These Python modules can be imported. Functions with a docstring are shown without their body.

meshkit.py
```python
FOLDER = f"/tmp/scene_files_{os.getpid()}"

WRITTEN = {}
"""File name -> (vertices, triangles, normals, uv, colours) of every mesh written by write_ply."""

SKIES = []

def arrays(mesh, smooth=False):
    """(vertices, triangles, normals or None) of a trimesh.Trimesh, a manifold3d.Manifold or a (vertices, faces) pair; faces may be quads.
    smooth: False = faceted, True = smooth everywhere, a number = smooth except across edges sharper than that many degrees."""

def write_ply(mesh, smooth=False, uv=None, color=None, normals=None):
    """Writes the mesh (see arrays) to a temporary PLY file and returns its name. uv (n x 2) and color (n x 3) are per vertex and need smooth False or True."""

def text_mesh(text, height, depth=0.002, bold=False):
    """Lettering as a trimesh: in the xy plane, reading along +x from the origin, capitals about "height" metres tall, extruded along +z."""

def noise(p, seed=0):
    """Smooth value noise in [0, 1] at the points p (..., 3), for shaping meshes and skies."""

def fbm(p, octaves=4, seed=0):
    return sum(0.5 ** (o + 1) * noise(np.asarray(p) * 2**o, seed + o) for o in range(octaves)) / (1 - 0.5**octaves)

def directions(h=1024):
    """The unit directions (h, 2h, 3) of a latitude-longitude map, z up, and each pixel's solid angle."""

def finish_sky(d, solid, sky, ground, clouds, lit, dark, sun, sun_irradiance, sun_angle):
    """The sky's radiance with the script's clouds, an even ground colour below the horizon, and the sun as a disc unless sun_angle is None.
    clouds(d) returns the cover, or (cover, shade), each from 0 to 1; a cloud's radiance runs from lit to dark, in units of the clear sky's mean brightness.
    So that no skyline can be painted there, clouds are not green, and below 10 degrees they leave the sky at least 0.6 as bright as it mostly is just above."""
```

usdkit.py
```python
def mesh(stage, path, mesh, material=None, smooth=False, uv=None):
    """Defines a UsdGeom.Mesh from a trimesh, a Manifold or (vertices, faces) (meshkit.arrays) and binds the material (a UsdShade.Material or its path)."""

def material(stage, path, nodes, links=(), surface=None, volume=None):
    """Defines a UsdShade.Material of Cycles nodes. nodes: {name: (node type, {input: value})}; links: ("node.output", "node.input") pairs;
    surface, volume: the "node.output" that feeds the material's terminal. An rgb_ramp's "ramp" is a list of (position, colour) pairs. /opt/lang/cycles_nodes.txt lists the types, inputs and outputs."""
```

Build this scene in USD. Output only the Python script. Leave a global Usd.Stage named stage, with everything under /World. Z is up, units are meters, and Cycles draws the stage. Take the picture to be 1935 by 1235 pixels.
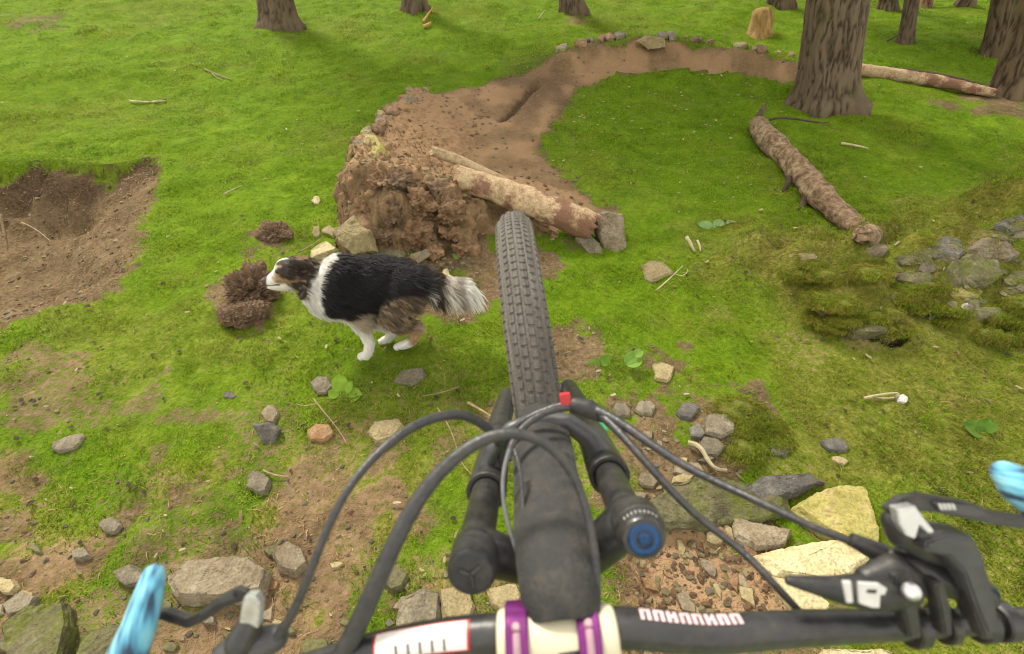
import math, random
import numpy as np, trimesh, manifold3d, shapely
from scipy.spatial import ConvexHull, cKDTree
import usdkit, meshkit
from meshkit import noise, fbm
from pxr import Usd, UsdGeom, UsdLux, UsdShade, Gf, Sdf, Vt

# ------------------------------------------------------------------ camera, sky, sun, exposure
stage = Usd.Stage.CreateInMemory()
UsdGeom.SetStageUpAxis(stage, 'Z')
UsdGeom.Xform.Define(stage, '/World')
UsdGeom.Scope.Define(stage, '/World/Looks')
PITCH, ROLL, F, CX, CY = math.radians(30), math.radians(5), 900.0, 967.5, 617.5      # focal length in photograph pixels
CAM = np.array([0.0, 0.0, 1.9])
_fw = np.array([0, math.cos(PITCH), -math.sin(PITCH)])
_u0 = np.array([0, math.sin(PITCH), math.cos(PITCH)])
_r0 = np.array([1.0, 0, 0])
_rt = math.cos(ROLL) * _r0 - math.sin(ROLL) * _u0
_up = math.sin(ROLL) * _r0 + math.cos(ROLL) * _u0
cam = UsdGeom.Camera.Define(stage, '/World/camera')
cam.CreateHorizontalApertureAttr(36.0)
cam.CreateVerticalApertureAttr(36.0 * 654 / 1024)
cam.CreateFocalLengthAttr(36.0 * F / 1935)
cam.CreateClippingRangeAttr(Gf.Vec2f(0.03, 1000))
cam.CreateFStopAttr(5.2)
cam.CreateFocusDistanceAttr(2.6)
cam.CreateExposureAttr(1.94)
_m = np.eye(4); _m[0, :3], _m[1, :3], _m[2, :3], _m[3, :3] = _rt, _up, -_fw, CAM
UsdGeom.Xformable(cam).AddTransformOp().Set(Gf.Matrix4d(*_m.ravel().tolist()))

SUN_EL, SUN_ROT = math.radians(58), math.radians(-35)
_sd = np.array([math.sin(SUN_ROT) * math.cos(SUN_EL), math.cos(SUN_ROT) * math.cos(SUN_EL), math.sin(SUN_EL)])
skym = usdkit.material(stage, '/World/Looks/sky_light', {
    's': ('sky_texture', {'sky_type': 'single_scattering', 'sun_disc': False, 'sun_elevation': SUN_EL, 'sun_rotation': SUN_ROT,
                          'air_density': 1.0, 'aerosol_density': 3.0, 'ozone_density': 1.0}),
    'co': ('texture_coordinate', {}),
    'n': ('noise_texture', {'scale': 2.2, 'detail': 5.0, 'roughness': 0.55}),
    'r': ('rgb_ramp', {'ramp': [(0.25, (0.55, 0.55, 0.55)), (0.55, (0.95, 0.95, 0.95))]}),
    'c': ('mix', {'fac': 0.8, 'color1': (1, 1, 1), 'color2': (4.6, 4.35, 3.8)}),
    'b': ('background_shader', {'strength': 0.105})},
    [('co.generated', 'n.vector'), ('n.fac', 'r.fac'), ('r.color', 'c.fac'), ('s.color', 'c.color1'), ('c.color', 'b.color')], surface='b.background')
sky = UsdLux.DomeLight.Define(stage, '/World/sky')
UsdShade.MaterialBindingAPI.Apply(sky.GetPrim()).Bind(skym)
sun = UsdLux.DistantLight.Define(stage, '/World/sun')
sun.CreateNormalizeAttr(True); sun.CreateIntensityAttr(0.4); sun.CreateAngleAttr(12.0); sun.CreateColorAttr(Gf.Vec3f(1, 0.93, 0.80))
_z = _sd; _x = np.cross([0, 0, 1.0], _z); _x /= np.linalg.norm(_x); _y = np.cross(_z, _x)
_m = np.eye(4); _m[0, :3], _m[1, :3], _m[2, :3] = _x, _y, _z
UsdGeom.Xformable(sun).AddTransformOp().Set(Gf.Matrix4d(*_m.ravel().tolist()))

# ------------------------------------------------------------------ helpers
_used = {}


def numbered(path):
    n = _used.get(path, 0); _used[path] = n + 1
    return path if n == 0 else f'{path}_{n:03d}'


def tag(prim, label=None, cat=None, group=None, kind=None):
    p = prim.GetPrim() if hasattr(prim, 'GetPrim') else prim
    for k, v in (('label', label), ('category', cat), ('group', group), ('kind', kind)):
        if v: p.SetCustomDataByKey(k, v)
    return p


def thing(name, label, cat, loc=(0, 0, 0), group=None, matrix=None):
    x = UsdGeom.Xform.Define(stage, numbered('/World/' + name))
    if matrix is not None: x.AddTransformOp().Set(Gf.Matrix4d(*np.asarray(matrix, float).T.ravel().tolist()))
    else: x.AddTranslateOp().Set(Gf.Vec3d(*map(float, loc)))
    tag(x, label, cat, group)
    return x.GetPrim()


def obj(name, mesh, mat, parent=None, smooth=30, loc=None, colors=None, cname='tint', label=None, cat=None, group=None, kind=None):
    """One Mesh prim; loc: the mesh's points are given in world space and stored relative to it."""
    base = '/World/' if parent is None else str(parent.GetPath()) + '/'
    path = numbered(base + name)
    if loc is not None:
        v, f, _ = meshkit.arrays(mesh)
        mesh = (np.asarray(v) - np.asarray(loc), f)
    m = usdkit.mesh(stage, path, mesh, MAT[mat] if isinstance(mat, str) else mat, smooth=True if colors is not None else smooth)
    if loc is not None: m.AddTranslateOp().Set(Gf.Vec3d(*map(float, loc)))
    if colors is not None:
        UsdGeom.PrimvarsAPI(m).CreatePrimvar(cname, Sdf.ValueTypeNames.Color3fArray, 'vertex').Set(Vt.Vec3fArray.FromNumpy(np.asarray(colors, np.float32)))
    p = m.GetPrim()
    tag(p, label, cat, group, kind)
    return p


def ray(px, py):
    d = (px - CX) / F * _rt - (py - CY) / F * _up + _fw
    return d                                                        # unit depth along the optical axis


def at_depth(px, py, d): return CAM + d * ray(px, py)
def sstep(a, b, x):
    t = np.clip((np.asarray(x, float) - a) / (b - a), 0, 1); return t * t * (3 - 2 * t)


# the hillside as a plane (45 degrees to the line of sight), then its features
_n = math.cos(math.radians(45)) * _up - math.sin(math.radians(45)) * _fw
_pn = _n / _n[2]
PD = CAM[2] - 1.8 / _n[2]


def plane(x, y): return PD - _pn[0] * x - _pn[1] * y


def base_at(px, py, dz=0.0):
    d = ray(px, py); t = 0
    # plane: z = PD - pn0 x - pn1 y + dz
    t = (PD + dz - CAM[2]) / (d[2] + _pn[0] * d[0] + _pn[1] * d[1])
    return CAM + t * d


def plan(pts, dz=0.0): return np.array([base_at(*p[:2], (p[2] if len(p) > 2 else dz))[:2] for p in pts])


def dist_line(x, y, line):
    """distance to a polyline in plan, and how far along it (0..1)"""
    best = np.full(np.shape(x), 1e9); along = np.zeros(np.shape(x)); n = len(line) - 1
    for i in range(n):
        a, b = line[i], line[i + 1]; e = b - a; L = (e @ e) + 1e-12
        t = np.clip(((x - a[0]) * e[0] + (y - a[1]) * e[1]) / L, 0, 1)
        d = np.hypot(x - a[0] - t * e[0], y - a[1] - t * e[1])
        k = d < best; best = np.where(k, d, best); along = np.where(k, (i + t) / n, along)
    return best, along


def sdf(x, y, poly):
    d, _ = dist_line(x, y, np.vstack([poly, poly[:1]])); inside = np.zeros(np.shape(x), bool)
    j = len(poly) - 1
    for i in range(len(poly)):
        a, b = poly[i], poly[j]
        c = ((a[1] > y) != (b[1] > y)) & (x < (b[0] - a[0]) * (y - a[1]) / (b[1] - a[1] + 1e-12) + a[0])
        inside ^= c; j = i
    return np.where(inside, -d, d)


OUTER = [(1530, 112), (1420, 86), (1290, 70), (1200, 66), (1130, 70), (1060, 90), (1010, 116)]
TRAIL = plan([(1640, 140, .04), (1530, 114, .14), (1420, 88, .22), (1290, 72, .25), (1200, 68, .25), (1130, 72, .24), (1060, 90, .16), (1010, 118, .06), (950, 140), (880, 158), (800, 172), (725, 225), (690, 280),
              (690, 440), (860, 440), (1000, 435), (1130, 425), (1140, 390), (1085, 340), (1030, 295), (1015, 270), (1045, 230), (1062, 190), (1095, 158), (1160, 141), (1270, 136), (1400, 146), (1510, 160), (1600, 172)])
BERM = plan([(x, y, h) for (x, y), h in zip(OUTER, (.14, .22, .25, .25, .24, .16, .06))]); BERM_H = [.14, .22, .27, .27, .25, .16, .06]
RUT = plan([(1016, 152), (990, 175), (968, 200), (948, 218)])
PITP = [(-160, 322), (60, 316), (150, 322), (215, 318), (285, 300), (302, 340), (275, 420), (245, 510), (150, 572), (-20, 620), (-260, 640)]
PIT = plan(PITP); PIT_BACK = plan(PITP[:5]); PIT_FRONT = plan(PITP[5:])
HOLES = [(plan([(1634, 640)])[0], 0.075, 0.22), (plan([(1680, 650)])[0], 0.06, 0.18)]
RIDGE = plan([(1480, 500), (1600, 500), (1720, 490), (1850, 450), (1960, 400), (2100, 330)])
RIDGE2 = plan([(1580, 590), (1680, 600), (1800, 560), (1960, 540)])
ORANGE = plan([(1190, 1010), (1260, 960), (1340, 980), (1440, 1050), (1500, 1140), (1420, 1260), (1180, 1260)])


def height(x, y):
    x, y = np.asarray(x, float), np.asarray(y, float)
    p = np.stack([x, y, 0 * x], -1)
    z = plane(x, y)
    ahead = y - 0.75                                             # behind the photograph's lower edge the slope eases off; far up the hill too
    z = z + 0.25 * np.log1p(np.exp(-np.clip(ahead, -40, 40) / 0.25)) * abs(_pn[1]) * 0.9
    z = z - abs(_pn[1]) * 0.8 * 6 * np.log1p(np.exp(np.clip((y - 26) / 6, -40, 40)))
    far = sstep(2, 8, y)
    s = sdf(x, y, TRAIL)
    calm = sstep(-0.1, 1.6, s)
    z = z + (fbm(p * 1.1, 3, 5) - 0.5) * (0.10 + 0.10 * far) * (0.25 + 0.75 * calm) + (noise(p * 7, 9) - 0.5) * 0.03 + (noise(p * 17, 19) - 0.5) * 0.012
    z = z + (fbm(p * 3.2, 2, 15) - 0.5) * 0.06
    flat = sstep(0.05, -0.15, s)
    z = z * (1 - flat) + flat * (plane(x, y) - 0.03 + (noise(p * 9, 3) - 0.5) * 0.02 + (noise(p * 30, 4) - 0.5) * 0.008)
    d, t = dist_line(x, y, BERM)
    prof = np.where(s < 0, sstep(0.34, 0.02, d + 0.10 * (noise(p * 5, 6) - .5)), np.clip(1 - d / 0.8, 0, 1) ** 1.3)
    z = z + np.interp(t, np.linspace(0, 1, 7), BERM_H) * prof * (1 + .25 * (noise(p * 3.3, 7) - .5))
    d, t = dist_line(x, y, RUT)
    z = z - 0.05 * sstep(0.09, 0.0, d)
    q = sdf(x, y, PIT)
    db, _ = dist_line(x, y, PIT_BACK); df, _ = dist_line(x, y, PIT_FRONT)
    dep = np.where(q < 0, 0.34 * sstep(0, 0.36, db + 0.28 * (fbm(p * 6, 3, 12) - 0.5)) * sstep(0.0, 0.95, df + 0.2 * (noise(p * 6, 13) - .5)), 0)
    z = z - dep + 0.05 * sstep(0.25, 0.0, np.abs(db)) * (q > 0)
    for c, r, h in HOLES:  # the burrow
        z = z - h * sstep(r * 1.4, r * 0.6, np.hypot(x - c[0], (y - c[1]) * 1.6)) + 0.05 * sstep(r * 3.5, r * 1.5, np.hypot(x - c[0], (y - c[1] - .12)))
    d, _ = dist_line(x, y, RIDGE); z = z + 0.26 * sstep(0.5, 0.0, d) * (0.25 + 1.1 * noise(p * 6, 22))
    d, _ = dist_line(x, y, RIDGE2); z = z + 0.12 * sstep(0.4, 0.0, d) * (0.1 + 1.2 * noise(p * 7, 24))
    o = sdf(x, y, ORANGE); z = z - 0.04 * sstep(0.0, -0.08, o)
    return z


_grid = {}


def hfast(x, y):
    """the ground's height read from its mesh"""
    x, y = np.asarray(x, float), np.asarray(y, float); gx, gy, gz = _grid['x'], _grid['y'], _grid['z']
    i = np.clip(np.searchsorted(gx, x) - 1, 0, len(gx) - 2); j = np.clip(np.searchsorted(gy, y) - 1, 0, len(gy) - 2)
    u, v = (x - gx[i]) / (gx[i + 1] - gx[i]), (y - gy[j]) / (gy[j + 1] - gy[j])
    return (gz[j, i] * (1 - u) + gz[j, i + 1] * u) * (1 - v) + (gz[j + 1, i] * (1 - u) + gz[j + 1, i + 1] * u) * v


def at(px, py, dz=0.0):
    """the point where the photograph's pixel meets the ground raised by dz"""
    d = ray(px, py)
    k = d[2] + _pn[0] * d[0] + _pn[1] * d[1]
    t0, t1 = (PD + dz + 0.55 - CAM[2]) / k, (PD + dz - 0.6 - CAM[2]) / k
    if not 0 < t0 < t1: t0, t1 = 0.6, 40.0
    for _ in range(2):
        t = np.linspace(t0, t1, 44)
        P = CAM + t[:, None] * d
        g = P[:, 2] - hfast(P[:, 0], P[:, 1]) - dz
        i = max(int(np.argmax(g < 0)) or len(t) - 1, 1)
        t0, t1 = t[i - 1], t[i]
    return CAM + t1 * d


def scale_at(P): return F / float((np.asarray(P) - CAM) @ _fw)   # photograph pixels per metre


DIRT_SPOTS = [  # photograph pixel, half width and height there, strength of bare soil
    (520, 60, 55, 14, .5), (520, 448, 48, 40, .95), (470, 575, 75, 48, .8), (120, 705, 190, 65, .62), (1085, 672, 100, 55, .9), (1235, 705, 95, 75, .95), (1250, 785, 180, 100, .95),
    (1290, 865, 170, 90, .95), (790, 515, 170, 70, .95), (900, 480, 130, 55, .9), (60, 25, 60, 22, .6), (1890, 185, 90, 22, .8), (1085, 28, 35, 9, .6),
    (500, 810, 60, 60, .5), (620, 850, 70, 40, .45), (560, 1060, 150, 70, .7), (400, 1040, 120, 50, .55), (640, 980, 60, 90, .4), (860, 1100, 140, 60, .55), (300, 950, 130, 50, .35),
    (930, 770, 60, 50, .7), (1350, 970, 130, 60, .7), (1420, 1150, 250, 90, .6), (250, 1190, 200, 60, .6), (1650, 650, 70, 25, .5), (1320, 460, 60, 25, .35), (620, 240, 35, 12, .35),
    (310, 25, 70, 20, .3), (1290, 190, 50, 12, .3), (730, 690, 110, 35, .3), (1700, 470, 190, 30, .35), (1420, 475, 70, 20, .3), (1130, 390, 60, 20, .8), (1850, 500, 130, 60, .45), (690, 400, 60, 50, .6)]
_SP = None


def masks(x, y):
    """bare soil, dark soil, dry or mossy yellow: 0..1 each"""
    global _SP
    if _SP is None:
        _SP = []
        for px, py, a, b, s in DIRT_SPOTS:
            c = base_at(px, py); e = base_at(px + a, py); n = base_at(px, py - b)
            _SP.append((c[:2], e[:2] - c[:2], n[:2] - c[:2], s))
    x, y = np.asarray(x, float), np.asarray(y, float)
    p = np.stack([x, y, 0 * x], -1)
    n1, n2, n3 = fbm(p * 3.5, 3, 31), fbm(p * 11, 3, 33), noise(p * 1.3, 35)
    s = sdf(x, y, TRAIL) + (n2 - 0.5) * 0.22
    dirt = sstep(0.06, -0.05, s)
    q = sdf(x, y, PIT) + (n2 - 0.5) * 0.22 + (n1 - .5) * .25
    dirt = np.maximum(dirt, sstep(0.02, -0.06, q))
    for c, e, n, st in _SP:
        M = np.linalg.inv(np.array([e, n]).T); u = M[0, 0] * (x - c[0]) + M[0, 1] * (y - c[1]); v = M[1, 0] * (x - c[0]) + M[1, 1] * (y - c[1])
        dirt = np.maximum(dirt, st * sstep(1.25, 0.5, np.hypot(u, v) + (n1 - 0.5) * 2.6 + (n2 - 0.5) * 1.3))
    near = sstep(2.3, 1.2, y) * sstep(0.8, -0.6, x - 0.2)
    dirt = np.maximum(dirt, near * 0.8 * sstep(0.46, 0.60, n1 * 0.6 + n2 * 0.4 + 0.05 * near))
    dirt = np.maximum(dirt, 0.35 * sstep(0.62, 0.76, n1) * sstep(4.0, 2.0, y))
    dirt = np.maximum(dirt, sstep(0.05, -0.05, sdf(x, y, ORANGE) + (n2 - .5) * .2 + (n1 - .5) * .35))
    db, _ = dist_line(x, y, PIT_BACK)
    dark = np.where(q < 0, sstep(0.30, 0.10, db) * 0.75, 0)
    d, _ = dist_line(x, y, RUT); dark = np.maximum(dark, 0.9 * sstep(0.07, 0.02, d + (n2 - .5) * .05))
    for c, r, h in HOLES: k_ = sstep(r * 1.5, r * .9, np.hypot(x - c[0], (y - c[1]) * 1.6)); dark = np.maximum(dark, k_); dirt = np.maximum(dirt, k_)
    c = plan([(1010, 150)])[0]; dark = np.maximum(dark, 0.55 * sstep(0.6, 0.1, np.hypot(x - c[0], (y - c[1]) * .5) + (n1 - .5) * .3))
    d, t = dist_line(x, y, RIDGE); d2, t2 = dist_line(x, y, RIDGE2)
    dry = 0.85 * sstep(0.75, 0.1, np.minimum(d, d2) + (n1 - 0.5) * 0.7)
    dry = np.maximum(dry, (0.22 + 0.25 * sstep(3.5, 1.5, y)) * sstep(0.46, 0.70, n3 * .5 + n1 * .5))
    dry = np.maximum(dry, 0.85 * near * sstep(.30, .55, n1))
    rt = sstep(0.55, 1.0, x) * sstep(3.6, 2.4, y) * sstep(.36, .58, n1 * .6 + n3 * .4)
    dry = np.maximum(dry, 0.7 * rt)
    dry = dry * (1 - .85 * dirt)
    dry = np.maximum(dry, sstep(0.05, -0.1, sdf(x, y, TRAIL)) * (.45 + .55 * sstep(.4, .6, n1)))
    dry = np.maximum(dry, .9 * sstep(0.05, -0.08, sdf(x, y, ORANGE) + (n2 - .5) * .2))
    dark = np.maximum(dark, 0.30 * near * sstep(.45, .62, n2))
    return np.clip(dirt, 0, 1), np.clip(dark, 0, 1), np.clip(dry, 0, 1)

# ------------------------------------------------------------------ materials
MAT = {}


def mat(name, nodes, links, surface='p.BSDF'):
    MAT[name] = usdkit.material(stage, '/World/Looks/' + name, nodes, links, surface=surface)
    return MAT[name]


def plain(name, col, rough=0.5, metal=0.0, var=0.15, scale=40.0, bump=0.0, bscale=None, spec=0.5, coat=0.0, stretch=(1, 1, 1), dust=0.0):
    """one colour with a little grain, wear and relief; dust: how much dried mud lies on it"""
    a = tuple(c * (1 - var) for c in col); b = tuple(min(1, c * (1 + var)) for c in col)
    nodes = {'g': ('texture_coordinate', {}), 'm': ('mapping', {'scale': stretch}), 'n': ('noise_texture', {'scale': scale, 'detail': 5.0, 'roughness': 0.6}),
             'r': ('rgb_ramp', {'ramp': [(0.3, a), (0.7, b)]}), 'rr': ('map_range', {'from_min': 0.3, 'from_max': 0.7, 'to_min': max(rough - .1, .05), 'to_max': min(rough + .12, 1)}),
             'p': ('principled_bsdf', {'metallic': metal, 'specular_ior_level': spec, 'coat_weight': coat})}
    links = [('g.object', 'm.vector'), ('m.vector', 'n.vector'), ('n.fac', 'r.fac'), ('n.fac', 'rr.value'), ('rr.result', 'p.roughness')]
    if dust:
        nodes |= {'d': ('noise_texture', {'scale': 55.0, 'detail': 8.0, 'roughness': 0.75}), 'dr': ('rgb_ramp', {'ramp': [(.46, (0, 0, 0)), (.60, (dust * .45,) * 3), (.74, (dust,) * 3)]}), 'dm': ('mix', {'color2': (.17, .135, .095)})}
        links += [('g.object', 'd.vector'), ('d.fac', 'dr.fac'), ('dr.color', 'dm.fac'), ('r.color', 'dm.color1'), ('dm.color', 'p.base_color')]
    else:
        links += [('r.color', 'p.base_color')]
    if bump:
        nodes['n2'] = ('noise_texture', {'scale': bscale or scale * 2, 'detail': 4.0}); nodes['b'] = ('bump', {'strength': 1.0, 'distance': bump})
        links += [('m.vector', 'n2.vector'), ('n2.fac', 'b.height'), ('b.normal', 'p.normal')]
    return mat(name, nodes, links)


def ground_material(name):
    N = {'geo': ('geometry', {}), 'at': ('attribute', {'attribute': 'masks'}), 'sep': ('separate_color', {'color_type': 'rgb'}),
         'n1': ('noise_texture', {'scale': 5.0, 'detail': 4.0, 'roughness': 0.7}), 'n2': ('noise_texture', {'scale': 38.0, 'detail': 3.0, 'roughness': 0.75}),
         'n3': ('noise_texture', {'scale': 150.0, 'detail': 1.0, 'roughness': 0.6}), 'vo': ('voronoi_texture', {'scale': 55.0}),
         'green': ('rgb_ramp', {'ramp': [(0.30, (0.034, 0.072, 0.003)), (0.5, (0.086, 0.150, 0.006)), (0.72, (0.160, 0.230, 0.014))]}),
         'dry': ('rgb_ramp', {'ramp': [(0.3, (0.07, 0.065, 0.012)), (0.55, (0.15, 0.13, 0.03)), (0.75, (0.25, 0.19, 0.07))]}),
         'soil': ('rgb_ramp', {'ramp': [(0.28, (0.033, 0.022, 0.012)), (0.46, (0.098, 0.067, 0.036)), (0.60, (0.165, 0.118, 0.066)), (0.8, (0.30, 0.235, 0.145))]}),
         'dk': ('rgb_ramp', {'ramp': [(0.3, (0.03, 0.02, 0.012)), (0.7, (0.085, 0.055, 0.035))]}),
         'm1': ('mix', {}), 'm2': ('mix', {}), 'm3': ('mix', {}), 'ad': ('math', {'math_type': 'multiply_add', 'value2': 0.5}),
         'half': ('math', {'math_type': 'multiply', 'value2': 0.5}), 'j1': ('math', {'math_type': 'multiply_add', 'value2': 1.8, 'value3': -0.9}), 'j2': ('math', {'math_type': 'add'}), 'sl': ('mix', {'color2': (0.36, 0.225, 0.125)}), 'slf': ('math', {'math_type': 'multiply', 'value2': 0.62}), 'j3': ('map_range', {'range_type': 'smoothstep', 'from_min': 0.25, 'from_max': 0.75, 'clamp': True}),
         'h1': ('math', {'math_type': 'multiply_add', 'value2': 0.5}), 'h2': ('math', {'math_type': 'multiply_add', 'value2': 0.35}),
         'b': ('bump', {'strength': 0.9, 'distance': 0.012}), 'p': ('principled_bsdf', {'roughness': 0.95, 'specular_ior_level': 0.05})}
    L = [('geo.position', x + '.vector') for x in ('n1', 'n2', 'n3', 'vo')] + [
        ('at.color', 'sep.color'), ('n1.fac', 'half.value1'), ('n2.fac', 'ad.value1'), ('half.value', 'ad.value3'),
        ('ad.value', 'green.fac'), ('ad.value', 'soil.fac'), ('n2.fac', 'dry.fac'), ('n2.fac', 'dk.fac'),
        ('sep.b', 'm1.fac'), ('green.color', 'm1.color1'), ('dry.color', 'm1.color2'),
        ('n2.fac', 'j1.value1'), ('soil.color', 'sl.color1'), ('sep.b', 'slf.value1'), ('slf.value', 'sl.fac'), ('sep.r', 'j2.value1'), ('j1.value', 'j2.value2'), ('j2.value', 'j3.value'), ('j3.result', 'm2.fac'), ('m1.color', 'm2.color1'), ('sl.color', 'm2.color2'),
        ('sep.g', 'm3.fac'), ('m2.color', 'm3.color1'), ('dk.color', 'm3.color2'), ('m3.color', 'p.base_color'),
        ('n3.fac', 'h1.value1'), ('n2.fac', 'h1.value3'), ('vo.distance', 'h2.value1'), ('h1.value', 'h2.value3'), ('h2.value', 'b.height'), ('b.normal', 'p.normal')]
    mat(name, N, L)


ground_material('ground_cover')


def blades(name, dark, mid, light, tint, trans=0.35):
    mat(name, {'geo': ('geometry', {}), 'oi': ('object_info', {}), 'n': ('noise_texture', {'scale': 1.6, 'detail': 3.0}), 'n2': ('noise_texture', {'scale': 45.0, 'detail': 2.0}),
               'a': ('math', {'math_type': 'multiply_add', 'value2': 0.35}), 'a2': ('math', {'math_type': 'multiply_add', 'value2': 0.4}), 'k': ('math', {'math_type': 'multiply', 'value2': 0.5}),
               'r': ('rgb_ramp', {'ramp': [(0.3, dark), (0.55, mid), (0.85, light)]}), 'r2': ('rgb_ramp', {'ramp': [(0.42, (0, 0, 0)), (0.8, (1, 1, 1))]}),
               'mx': ('mix', {'color2': tint}), 'f': ('math', {'math_type': 'multiply', 'value2': 0.45}),
               'p': ('principled_bsdf', {'roughness': 0.75, 'specular_ior_level': 0.08}), 't': ('translucent_bsdf', {}), 'o': ('mix_closure', {'fac': trans})},
        [('geo.position', 'n.vector'), ('geo.position', 'n2.vector'), ('n.fac', 'k.value1'), ('oi.random', 'a.value1'), ('k.value', 'a.value3'), ('n2.fac', 'a2.value1'), ('a.value', 'a2.value3'),
         ('a2.value', 'r.fac'), ('n.fac', 'r2.fac'), ('r2.color', 'f.value1'), ('f.value', 'mx.fac'), ('r.color', 'mx.color1'), ('mx.color', 'p.base_color'), ('mx.color', 't.color'),
         ('p.BSDF', 'o.closure1'), ('t.BSDF', 'o.closure2')], surface='o.closure')


blades('green_blades', (0.052, 0.114, 0.003), (0.126, 0.222, 0.008), (0.235, 0.335, 0.022), (0.23, 0.245, 0.018))
blades('moss_blades', (0.05, 0.07, 0.008), (0.12, 0.13, 0.016), (0.22, 0.20, 0.035), (0.20, 0.15, 0.035))
blades('straw', (0.075, 0.042, 0.020), (0.20, 0.125, 0.062), (0.38, 0.28, 0.15), (0.19, 0.10, 0.045), 0.15)
blades('leaf_green', (0.07, 0.15, 0.02), (0.12, 0.23, 0.035), (0.2, 0.33, 0.07), (0.2, 0.3, 0.06))
blades('leaf_lime', (0.12, 0.22, 0.02), (0.19, 0.33, 0.035), (0.28, 0.42, 0.06), (0.25, 0.36, 0.05))
blades('leaf_pale', (0.13, 0.24, 0.08), (0.2, 0.34, 0.13), (0.3, 0.42, 0.2), (0.28, 0.38, 0.15))
blades('needles', (0.012, 0.03, 0.008), (0.025, 0.055, 0.012), (0.05, 0.085, 0.02), (0.05, 0.06, 0.015), 0.2)


def rough_stuff(name, stops, scale=14.0, bump=0.006, stretch=(1, 1, 1), rough=0.9, patch=None, pscale=6.0, pramp=(0.5, 0.6), bscale=None, spec=0.25):
    """stone, bark, soil: a ramp over noise, a second patchy colour (lichen, moss, bare wood) and relief"""
    N = {'g': ('texture_coordinate', {}), 'm': ('mapping', {'scale': stretch}), 'n': ('noise_texture', {'scale': scale, 'detail': 7.0, 'roughness': 0.68}),
         'n2': ('noise_texture', {'scale': bscale or scale * 4, 'detail': 5.0, 'roughness': 0.7}), 'r': ('rgb_ramp', {'ramp': stops}), 'oi': ('object_info', {}),
         'hv': ('hsv', {}), 'fs': ('noise_texture', {'scale': scale * 11, 'detail': 3.0, 'roughness': 0.7}), 'fr': ('rgb_ramp', {'ramp': [(.30, (.62, .62, .62)), (.5, (1, 1, 1)), (.72, (1.25, 1.25, 1.25))]}), 'fm': ('mix', {'mix_type': 'multiply', 'fac': 1.0}), 'mv': ('map_range', {'from_min': 0.0, 'from_max': 1.0, 'to_min': 0.8, 'to_max': 1.2}),
         'h': ('math', {'math_type': 'multiply_add', 'value2': 0.5}), 'b': ('bump', {'strength': 1.0, 'distance': bump}), 'p': ('principled_bsdf', {'roughness': rough, 'specular_ior_level': spec})}
    L = [('g.object', 'm.vector'), ('m.vector', 'n.vector'), ('m.vector', 'n2.vector'), ('n.fac', 'r.fac'), ('n2.fac', 'h.value1'), ('n.fac', 'h.value3'), ('h.value', 'b.height'), ('b.normal', 'p.normal'),
         ('oi.random', 'mv.value'), ('mv.result', 'hv.value'), ('g.object', 'fs.vector'), ('fs.fac', 'fr.fac'), ('hv.color', 'fm.color1'), ('fr.color', 'fm.color2'), ('fm.color', 'p.base_color')]
    if patch:
        N |= {'n3': ('noise_texture', {'scale': pscale, 'detail': 6.0, 'roughness': 0.7}), 'pr': ('rgb_ramp', {'ramp': [(pramp[0], (0, 0, 0)), (pramp[1], (1, 1, 1))]}), 'px': ('mix', {'color2': patch})}
        L += [('g.object', 'n3.vector'), ('n3.fac', 'pr.fac'), ('pr.color', 'px.fac'), ('r.color', 'px.color1'), ('px.color', 'hv.color')]
    else:
        L += [('r.color', 'hv.color')]
    mat(name, N, L)


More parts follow.
